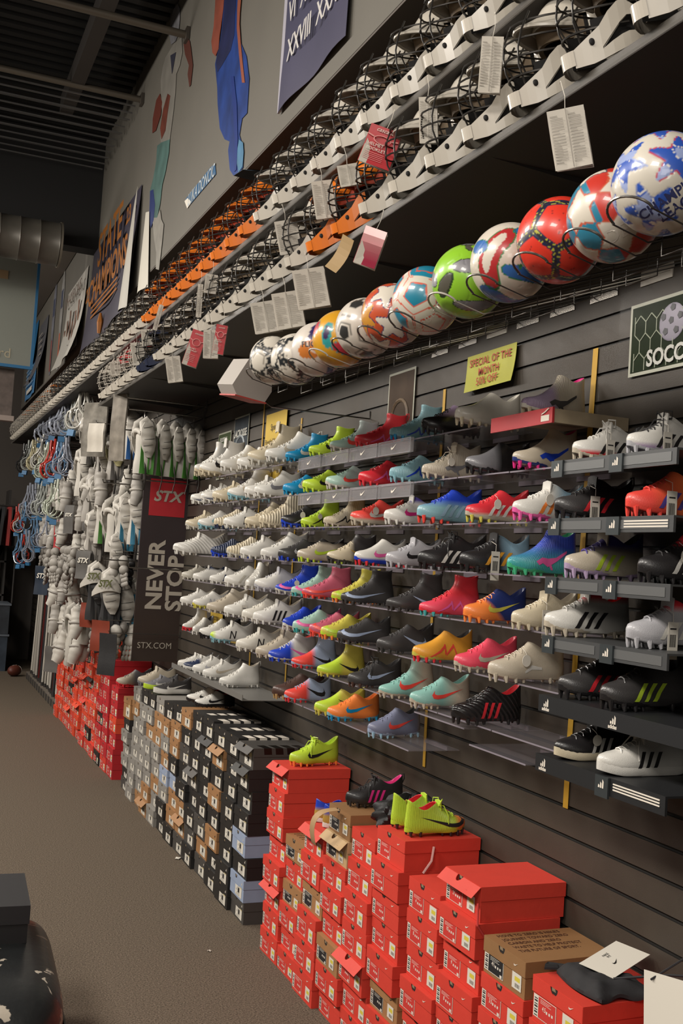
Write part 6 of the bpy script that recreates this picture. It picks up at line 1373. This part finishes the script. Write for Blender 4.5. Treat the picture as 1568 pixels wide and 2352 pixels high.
# stick heads
HCOL = {'ice': 'icy blue', 'clear': 'clear grey', 'blue': 'blue', 'red': 'red', 'white': 'white', 'pale': 'pale green', 'black': 'black', 'cream': 'cream'}
def heads(x0, x1, y0, y1, n_, X, cols, sc, where):
    for i in range(n_):
        u = (i+.5)/n_; c = cols[int(u*len(cols))] if isinstance(cols, list) else cols
        p = atX(x0+(x1-x0)*u, y0+(y1-y0)*u+gr_.uniform(-4, 4), X+gr_.uniform(-.05, .05))
        peg(p, X); t = thing('lacrosse_net', f'{HCOL[c]} lacrosse stick head, {ordn(i+1)} from left in the {where}', 'stick head', p, (gr_.uniform(-.1, .1), gr_.uniform(-.2, .2), gr_.uniform(.6, 1.5)), f'stick heads in the {where}', sc)
        link('head_frame', PM['head'], t, [m_plas[c]])
        if c in ('red', 'blue', 'pale') or i % 3 == 0: b = MB(); b.box(-.012, .012, -.028, .028, -.315, -.27); b.obj('header_card', mat('card_blue', '#2a628c', .5), t)
heads(98, 160, 955, 925, 12, -.60, ['ice'], 1.35, 'top cluster under the helmets'); heads(158, 205, 915, 895, 6, -.58, ['clear', 'white'], 1.5, 'cluster by the clear packet')
heads(52, 100, 1035, 1015, 9, -.60, ['black', 'clear', 'cream', 'white'], 1.3, 'left cluster below the shelf end'); heads(90, 128, 1040, 1028, 8, -.58, ['pale', 'pale', 'red'], 1.4, 'pale middle cluster'); heads(128, 160, 1030, 1022, 6, -.56, ['blue', 'ice'], 1.3, 'blue cluster left of the panel')
heads(60, 135, 1128, 1118, 12, -.60, ['ice', 'clear', 'pale'], 1.35, 'lower cluster'); heads(35, 62, 1175, 1168, 5, -.60, ['red', 'white', 'blue'], 1.2, 'low left cluster'); heads(75, 110, 1205, 1200, 5, -.58, ['blue', 'ice'], 1.2, 'cluster over the shafts')
heads(40, 70, 1240, 1232, 5, -.60, ['blue', 'red', 'ice'], 1.3, 'cluster left of the shafts')
# shafts standing in a low rack
t = thing('stick_rack', 'long low grey rack that the lacrosse shafts stand on', 'rack', (-.30, 13.25, 0))
b = MB(); b.box(-.02, .28, 0, 3.5, 0, .10); b.obj('base', mat('rack_base', '#6b6258', .7, var=.2, vscale=6), t)
for k in range(14): MB().box(-.03, -.02, .03+k*.25, .15+k*.25, .01, .09).obj('front_block', mat('rack_block', '#3a3632', .7), t)
SC = ['#c5bfb4', '#aea89e', '#cdc7bc', '#9d988f', '#b8b2aa', '#2a2422', '#5a1f1e', '#38393c', '#c8c3b9']
for i in range(20):
    y = 16.5-i*.158; ln = 2.15 if i < 9 else 1.55; z = .10
    c = SC[i % len(SC)]; cn = {'#2a2422': 'black', '#5a1f1e': 'dark red', '#38393c': 'dark grey'}.get(c, 'silver')
    t = thing('lacrosse_shaft', f'{"long" if ln > 1.3 else "short"} {cn} lacrosse shaft, {ordn(i+1)} from left in the floor rack', 'lacrosse shaft', (-.27+gr_.uniform(-.02, .02), y, z), (0, .015+gr_.uniform(-.012, .012), 0), 'lacrosse shafts in the floor rack')
    MB().tube([(0, 0, .03), (0, 0, ln)], .016, 8).obj('shaft', mat('shaft'+c, c, .3, .15), t, True); MB().tube([(0, 0, 0), (0, 0, .05)], .021, 8).obj('butt_end', m_sh, t, True)
    if i % 3 == 0: MB().tube([(0, 0, ln-.12), (0, 0, ln)], .018, 8).obj('wrap', mat('wrap_blue', '#2a628c', .5), t)
for i in range(5):
    o = shoe_box((-.02, 13.0+.0*i, .0), .20, .10, .32, 'black', 'adidas', 'low black shoe box on the floor before the stick rack', 0, False, None, 1) if i == 0 else None

# ================================================================ THINGS ON THE BOXES, FLOOR AND AT THE FRAME EDGES
def on(i): y, top, bs = NEARTOP[i]; return y, top
def Tm(x, y, z): return (x, y, z)
# volt yellow-green cleat on the first red column
cleat((-.035, 5.17, .966), .12, 'volt green leather cleat, orange outlined black swoosh', 'on tallest red box', A='lime', lc='black', sole='lime', studc='orange', lining='lime', bow=True, tongue=True, group=None, tex=None, sc=1.04)
# gold and blue pair, heels towards the aisle, on column two
for k in range(2):
    gc = cleat((-.31, (4.765, 4.655)[k], .776), math.pi-.10, f'gold and blue cleat, {"right" if k else "left"} one of pair', 'on red boxes by kraft box', A='royal', B='gold', split=('Z', .075, .055), logo=None, sole='white', lining='royal', group='gold and blue pair on the red boxes', typ='flat', sc=.95)
    writing('side_writing', 'MESSI', .035, m_ink, gc, (-.10, .040, .052), (-1, 0, 0), (0, 0, 1))
# dark crumpled cleats and the black sock heap
cleat((-.03, 4.40, .928), -.1, 'black cleat with pink heel loop, laces hanging', 'on the middle red boxes', A='black', lc='hotp', logo='stripes', tongue=True, bow=True, lining='hotp', group=None, sole='black', studc='black', tab=True, sc=1.0)
mb = MB(); rr = random.Random(4)
def crump(u, v):
    a = u*2*math.pi; b_ = (v-.5)*math.pi; r = 1+.16*math.sin(5*a+3*b_)+.10*math.sin(9*a-7*b_)+.06*math.sin(17*a+5*b_); return (.16*r*math.cos(b_)*math.cos(a), .16*r*math.cos(b_)*math.sin(a), .078+.078*r*math.sin(b_)*(1 if b_ > 0 else .95))
mb.grid(crump, 60, 24, cu=True); o = mb.obj('black_bag', mat('black_cloth', '#1d1c1d', .6, bump=.8, bscale=40), None, True); o.location = (-.14, 4.10, .888); o.scale = (.9, .62, .95)
tag(o, 'crumpled black cloth bag behind the volt pair of cleats', 'bag')
# volt and red pair pointing at the wall
pair = []
for k in range(2):
    z = .957; pair.append(cleat((-.315, (3.92, 3.795)[k], z), math.pi+.03, f'volt and red knit cleat, {"nearer" if k else "farther"} of the pair', 'on red box', A='lime', B='orange', split=('X', -.205, -.23), lc='black', logo='swoosh_big', sole='lime', studc='black', lining='red', bow=(k == 1), tongue=True, tex='knit', group='volt and red pair on red box', sc=1.0))
for o in pair:    # the marks must also sit on the side that faces the aisle when the shoe is turned round
    for ch in o.children:
        if ch.name.startswith('swoosh'): ch.scale = (1, -1, 1)
MB().tube([(0, 0, .11), (-.03, -.04, .04), (-.06, -.055, -.05), (-.055, -.056, -.14)], .0028, 5).obj('loose_lace', mat('lace_lime', '#a5ad3c', .7), pair[1])
# kraft tag curling from the black cleat
mb = MB(); mb.sheet(lambda u, v: ((-.02-.10*math.sin(v*2.2), (u-.5)*.055+.05*v, .10-.17*v+.05*math.sin(v*3)), (-.6, 0, .6)), 5, 12, .0015); o = mb.obj('kraft_tag', mat('kraft_tag2', '#a58660', .7), None, True); o.location = (-.345, 4.36, .83); tag(o, 'long curled kraft paper tag over the brown shoe box', 'tag')
# shoes on the black boxes
cleat((-.03, 7.05, .985), .05, 'white turf shoe, red lining, black sole, front one', 'on black boxes', A='white', B='black', split=('X', -.11, -.08), lc='black', logo='swoosh', sole='black', typ='turf', lining='coral', group=None, sc=1.05, name='turf_shoe')
cleat((-.03, 7.24, .985), -.1, 'white turf shoe, red lining, black sole, rear one', 'on black boxes', A='white', B='black', split=('X', -.11, -.08), lc='black', logo='swoosh', sole='black', typ='turf', lining='coral', group=None, sc=1.05, name='turf_shoe')
cleat((-.06, 8.10, .935), .1, 'black running shoe with white swoosh and sole', 'on black boxes', A='char', lc='white', sole='white', typ='run', tongue=True, group=None, sc=1.12, name='running_shoe')
cleat((-.10, 8.36, .935), .1, 'grey running shoe with green edge', 'on black boxes', A='grey', B='lime', split=BOT, lc='white', sole='lime', typ='run', tongue=True, group=None, sc=1.05, name='running_shoe')
cleat((-.05, 8.64, .925), .1, 'grey knitted cleat', 'on far end of the black stack', A='bone', logo=None, sole='grey', tongue=True, group=None, sc=1.2, name='turf_shoe')
cleat((-.05, 9.52, .805), .1, 'silver toed grey cleat', 'on the dark red boxes', A='grey', B='bone', split=TOE, logo=None, sole='red', group=None, sc=1.2, name='turf_shoe')
# mint/white goggles-like red lace hanging over the box fronts
y8, top8 = on(7)
o = MB().tube([(-.36, y8-.004, top8-.05), (-.362, y8-.012, top8-.12), (-.30, y8-.010, top8-.20), (-.27, y8-.008, top8-.24)], .0042, 6).obj('red_lace', mat('lace_red', '#c23a36', .7)); tag(o, 'red shoelace hanging down the side of a tall red box', 'shoelace')
o = MB().tube([(-.22, 3.720, .93), (-.235, 3.705, .88), (-.27, 3.703, .835)], .0050, 6).obj('pink_strap', mat('strap_pink', '#c79a94', .7)); tag(o, 'pale pink strap poking out between red boxes', 'strap')
# black drawstring bag and white swing tags at lower right
y9, t9 = on(9)
mb = MB()
def bag(u, v):
    x = -.27+.20*v; y = .24-.23*u; e = min(u, 1-u, v, 1-v); return (x-.02*math.sin(u*3), y+.012*math.sin(v*5), .010+.030*min(1, e*6)+.006*math.sin(u*17)*math.sin(v*13)), (0, 0, 1)
mb.sheet(bag, 24, 20, .010); t = thing('drawstring_bag', 'flat black drawstring bag lying on the nearest red box', 'bag', (-.01, y9-.02, t9+.001)); mb.obj('bag_body', mat('bag_cloth', '#201f21', .8, bump=.5, bscale=30), t, True)
MB().tube([(-.22, .23, .02), (-.28, .27, .02), (-.30, .26, .02), (-.26, .25, .02)], .010, 6, sx=.4).obj('bag_tie', mat('bag_cloth', '#201f21', .8, bump=.5, bscale=30), t)
def swing(name, label, loc, rot, w_, h_, txt, ny=True):
    t = thing(name, label, 'tag', loc, rot); MB().box(0, w_, 0, h_, 0, .0012).obj('card', m_white, t); s = MB(); swoosh_flat(s, (w_*.35, h_*.35, .0016), (1, 0, 0), (0, 1, 0), .035); s.obj('swoosh', m_swK, t)
    if txt: writing('tag_writing', txt, .013, m_ink, t, (w_*.5, h_*.72, .0014), (1, 0, 0), (0, 1, 0))
    return t
swing('swing_tag', 'white card tag with swoosh lying over the black bag', (-.20, y9+.05, t9+.046), (.05, -.15, .35), .20, .12, 'NIKE\nFIT')
MB().tube([(0, 0, 0), (.10, -.12, .02), (.22, -.30, .03), (.30, -.5, .05)], .004, 6).obj('strap', mat('strap_black', '#232225', .6), bpy.data.objects['swing_tag'])
t = thing('swing_tag', 'large white folded card tag with swoosh at bottom right corner', 'tag', (-.36, 2.26, .703), (0, 0, 0))
b = MB(); b.sheet(lambda u, v: ((-.0-.02*u, -.20*u+.02*v, .30*v*(1+.14*u)), (-1, 0, 0)), 6, 6, .0015); b.sheet(lambda u, v: ((.015-.02*u, -.22*u, .27*v*(1+.1*u)), (-1, 0, 0)), 6, 6, .0015)
b.obj('card', m_white, t); s = MB(); swoosh_flat(s, (-.006, -.035, .155), (0, -1, 0), (0, 0, 1), .038); s.obj('swoosh', m_swK, t)
b = MB(); b.tube([(-.01, -.02, .29), (.05, -.15, .42), (.18, -.4, .52)], .003, 5); b.obj('cord', mat('strap_black', '#232225', .6), t)
# ottoman with worn black leather and a black box on it
t = thing('ottoman', 'black leather ottoman with flaking patches at lower left', 'ottoman', (-1.90, 4.27, 0), (0, 0, -.05))
mb = MB()
def cush(u, v):
    a = u*2*math.pi; ca, sa = math.cos(a), math.sin(a); pw = lambda c_: math.copysign(abs(c_)**.35, c_); b_ = v*math.pi/2
    r = math.cos(b_)**.30 if v < 1 else 0; return (.36*pw(ca)*r, .52*pw(sa)*r, .32+.14*math.sin(b_)**.8)
mb.grid(cush, 64, 16, cu=True)
lea = mat('worn_leather', '#17191a', .38, bump=.6, bscale=25, coat=.15)
n = lea.node_tree.nodes; L = lea.node_tree.links; b = n['Principled BSDF']; tc = n.new('ShaderNodeTexCoord'); nz = n.new('ShaderNodeTexNoise'); nz.inputs['Scale'].default_value = 7.5; nz.inputs['Detail'].default_value = 4; nz.inputs['Distortion'].default_value = .6
L.new(tc.outputs['Object'], nz.inputs['Vector']); cr = n.new('ShaderNodeValToRGB'); cr.color_ramp.elements[0].position = .60; cr.color_ramp.elements[1].position = .615; cr.color_ramp.elements[0].color = lin('#17191a'); cr.color_ramp.elements[1].color = lin('#a39a8c')
L.new(nz.outputs['Fac'], cr.inputs[0]); L.new(cr.outputs[0], b.inputs['Base Color'])
mb.obj('cushion', lea, t, True)
MB().box(-.34, .34, -.50, .50, .02, .325).obj('base', mat('leather_base', '#131516', .45, bump=.4, bscale=20), t)
MB().tube([(.355, -.5, .325), (.355, .5, .325)], .007, 6).obj('piping', lea, t)
t = thing('black_carton', 'plain black shoe box lying on the worn ottoman', 'box', (-1.93, 4.46, .458), (0, 0, -.05))
MB().box(-.20, .28, -.12, .30, 0, .14).obj('body', mat('carton_black', '#1b1a1b', .5), t); MB().box(-.204, .285, -.125, .305, .075, .146).obj('lid', mat('carton_lid', '#232224', .5), t)
# football on the floor, bins and clothing beyond
t = thing('football', 'brown football with white stripe on the floor, far left', 'ball', atZ(32, 1553, .0)+Vector((0, 0, .085)), (0, 0, .9)); MB().ell((0, 0, 0), (.14, .085, .085), 24, 14, R=None).obj('skin', mat('pigskin', '#5a2b1f', .5, bump=.4, bscale=200), t, True)
MB().tube([(.085, 0, 0), (.10, 0, 0)], [.071, .062], 24).obj('white_stripe', m_white, t, True); MB().tube([(-.05, -.0, .083), (.05, 0, .083)], .004, 5).obj('lacing', m_white, t)
def bin_(x, y, z, w_, d_, h_, label, col='#39424d'):
    t = thing('storage_bin', label, 'storage bin', (x, y, z), group='bins on the far left floor'); b = MB(); b.box(0, w_, 0, d_, 0, h_); b.obj('tub', mat('bin'+col, col, .3, alpha=1, var=.4, vscale=5), t); MB().box(-.02, w_+.02, -.02, d_+.02, h_, h_+.03).obj('lid', mat('bin_lid', '#5a6068', .35), t)
bin_(-1.75, 17.6, 0, 1.2, .7, .55, 'dark translucent storage bin on the floor, bottom one'); bin_(-1.75, 17.6, .585, 1.2, .7, .45, 'dark storage bin stacked on the bottom bin', '#353a40')
t = thing('merchandise_shelf', 'dark shelf unit with bagged goods at the far left edge', 'shelf unit', (-1.6, 18.3, 0)); m = mat('unit_dark', '#26221f', .6)
for z in (.0, 1.15, 1.7, 2.25): MB().box(0, 1.0, 0, .6, z, z+.03).obj('shelf_board', m, t)
for x in (0, .97): MB().box(x, x+.03, 0, .6, 0, 2.9).obj('upright', m, t)
for k, (x, z, w_, h_, c, lab) in enumerate(((.70, 1.19, .46, .36, '#6f7370', 'crumpled clear bag of goods on the left shelf unit, low'), (.74, 1.74, .40, .40, '#4a3b36', 'brown wrapped bundle on the left shelf unit'), (.28, 1.74, .42, .34, '#3a3a3c', 'dark wrapped bundle on the left shelf unit'),
       (.66, 2.29, .50, .30, '#3f3d3e', 'grey bagged pads on the top of the left shelf unit'), (.24, 1.19, .40, .28, '#5c605c', 'folded grey plastic bag beside the crumpled bag'))):
    mb = MB(); mb.grid(lambda u, v: (w_*.5*(1+.12*math.sin(9*u+k))*math.cos(u*2*math.pi)*math.cos((v-.5)*math.pi)**.5, .25*math.sin(u*2*math.pi)*math.cos((v-.5)*math.pi)**.5, h_*.5+h_*.5*(1+.1*math.sin(7*u*2))*math.sin((v-.5)*math.pi)), 26, 12, cu=True)
    o = mb.obj('bagged_goods', mat('bagged'+c, c, .25, var=.5, vscale=9, bump=.8, bscale=25, coat=.3), None, True); o.location = (-1.6+x, 18.6, z+.0); tag(o, lab, 'bagged goods')
gcol = ['#b02a24', '#1f1e20', '#2a2a2d', '#2d6fa3', '#b9b4aa', '#232325', '#8f2a26', '#1c1c1e']
t = thing('garment_rail', 'black garment rail at the far left', 'clothes rail', (-1.30, 17.9, 0)); MB().tube([(0, 0, 2.62), (.80, 0, 2.62)], .015, 8).obj('top_bar', m, t)
for x in (0, .80): MB().tube([(x, 0, 1.06), (x, 0, 2.62)], .015, 8).obj('post', m, t)
for i in range(8):
    x = -1.25+i*.10; w_ = .5; c = gcol[i]
    mb = MB(); mb.sheet(lambda u, v: (((.04*math.sin(u*7+i)*v), (u-.5)*w_*(.6+.4*min(1, v*4)), -v*.62), (1, 0, 0)), 10, 8, .05); mb.add([], [])
    t = thing('hanging_shirt', f'{ {"#b02a24":"red","#2d6fa3":"blue","#b9b4aa":"white","#8f2a26":"dark red"}.get(c,"black")} shirt, {ordn(i+1)} from left on the garment rail', 'shirt', (x, 17.9, 2.60), (0, 0, 0), 'shirts on the garment rail'); mb.obj('cloth', mat('cloth'+c, c, .7, var=.2, vscale=6), t, True)
    MB().tube([(0, 0, -.02), (0, 0, .03), (0, .02, .045)], .004, 5).obj('hanger_hook', m_wire, t)
# litter on the carpet
for k, (px, py, s_) in enumerate(((735, 2302, .03), (408, 1972, .03), (380, 1893, .02), (1040-560, 2185, .012))):
    p = atZ(px, py, .002); b = MB(); b.sheet(lambda u, v: (((u-.5)*s_*1.4, (v-.5)*s_, .004*math.sin(u*6)*math.sin(v*5)+.004), (0, 0, 1)), 5, 5, .001); o = b.obj('paper_scrap', m_white); o.location = p; o.rotation_euler.z = k; tag(o, f'small torn paper scrap on the carpet, {ordn(k+1)} from the camera', 'paper scrap', 'paper scraps on the carpet')
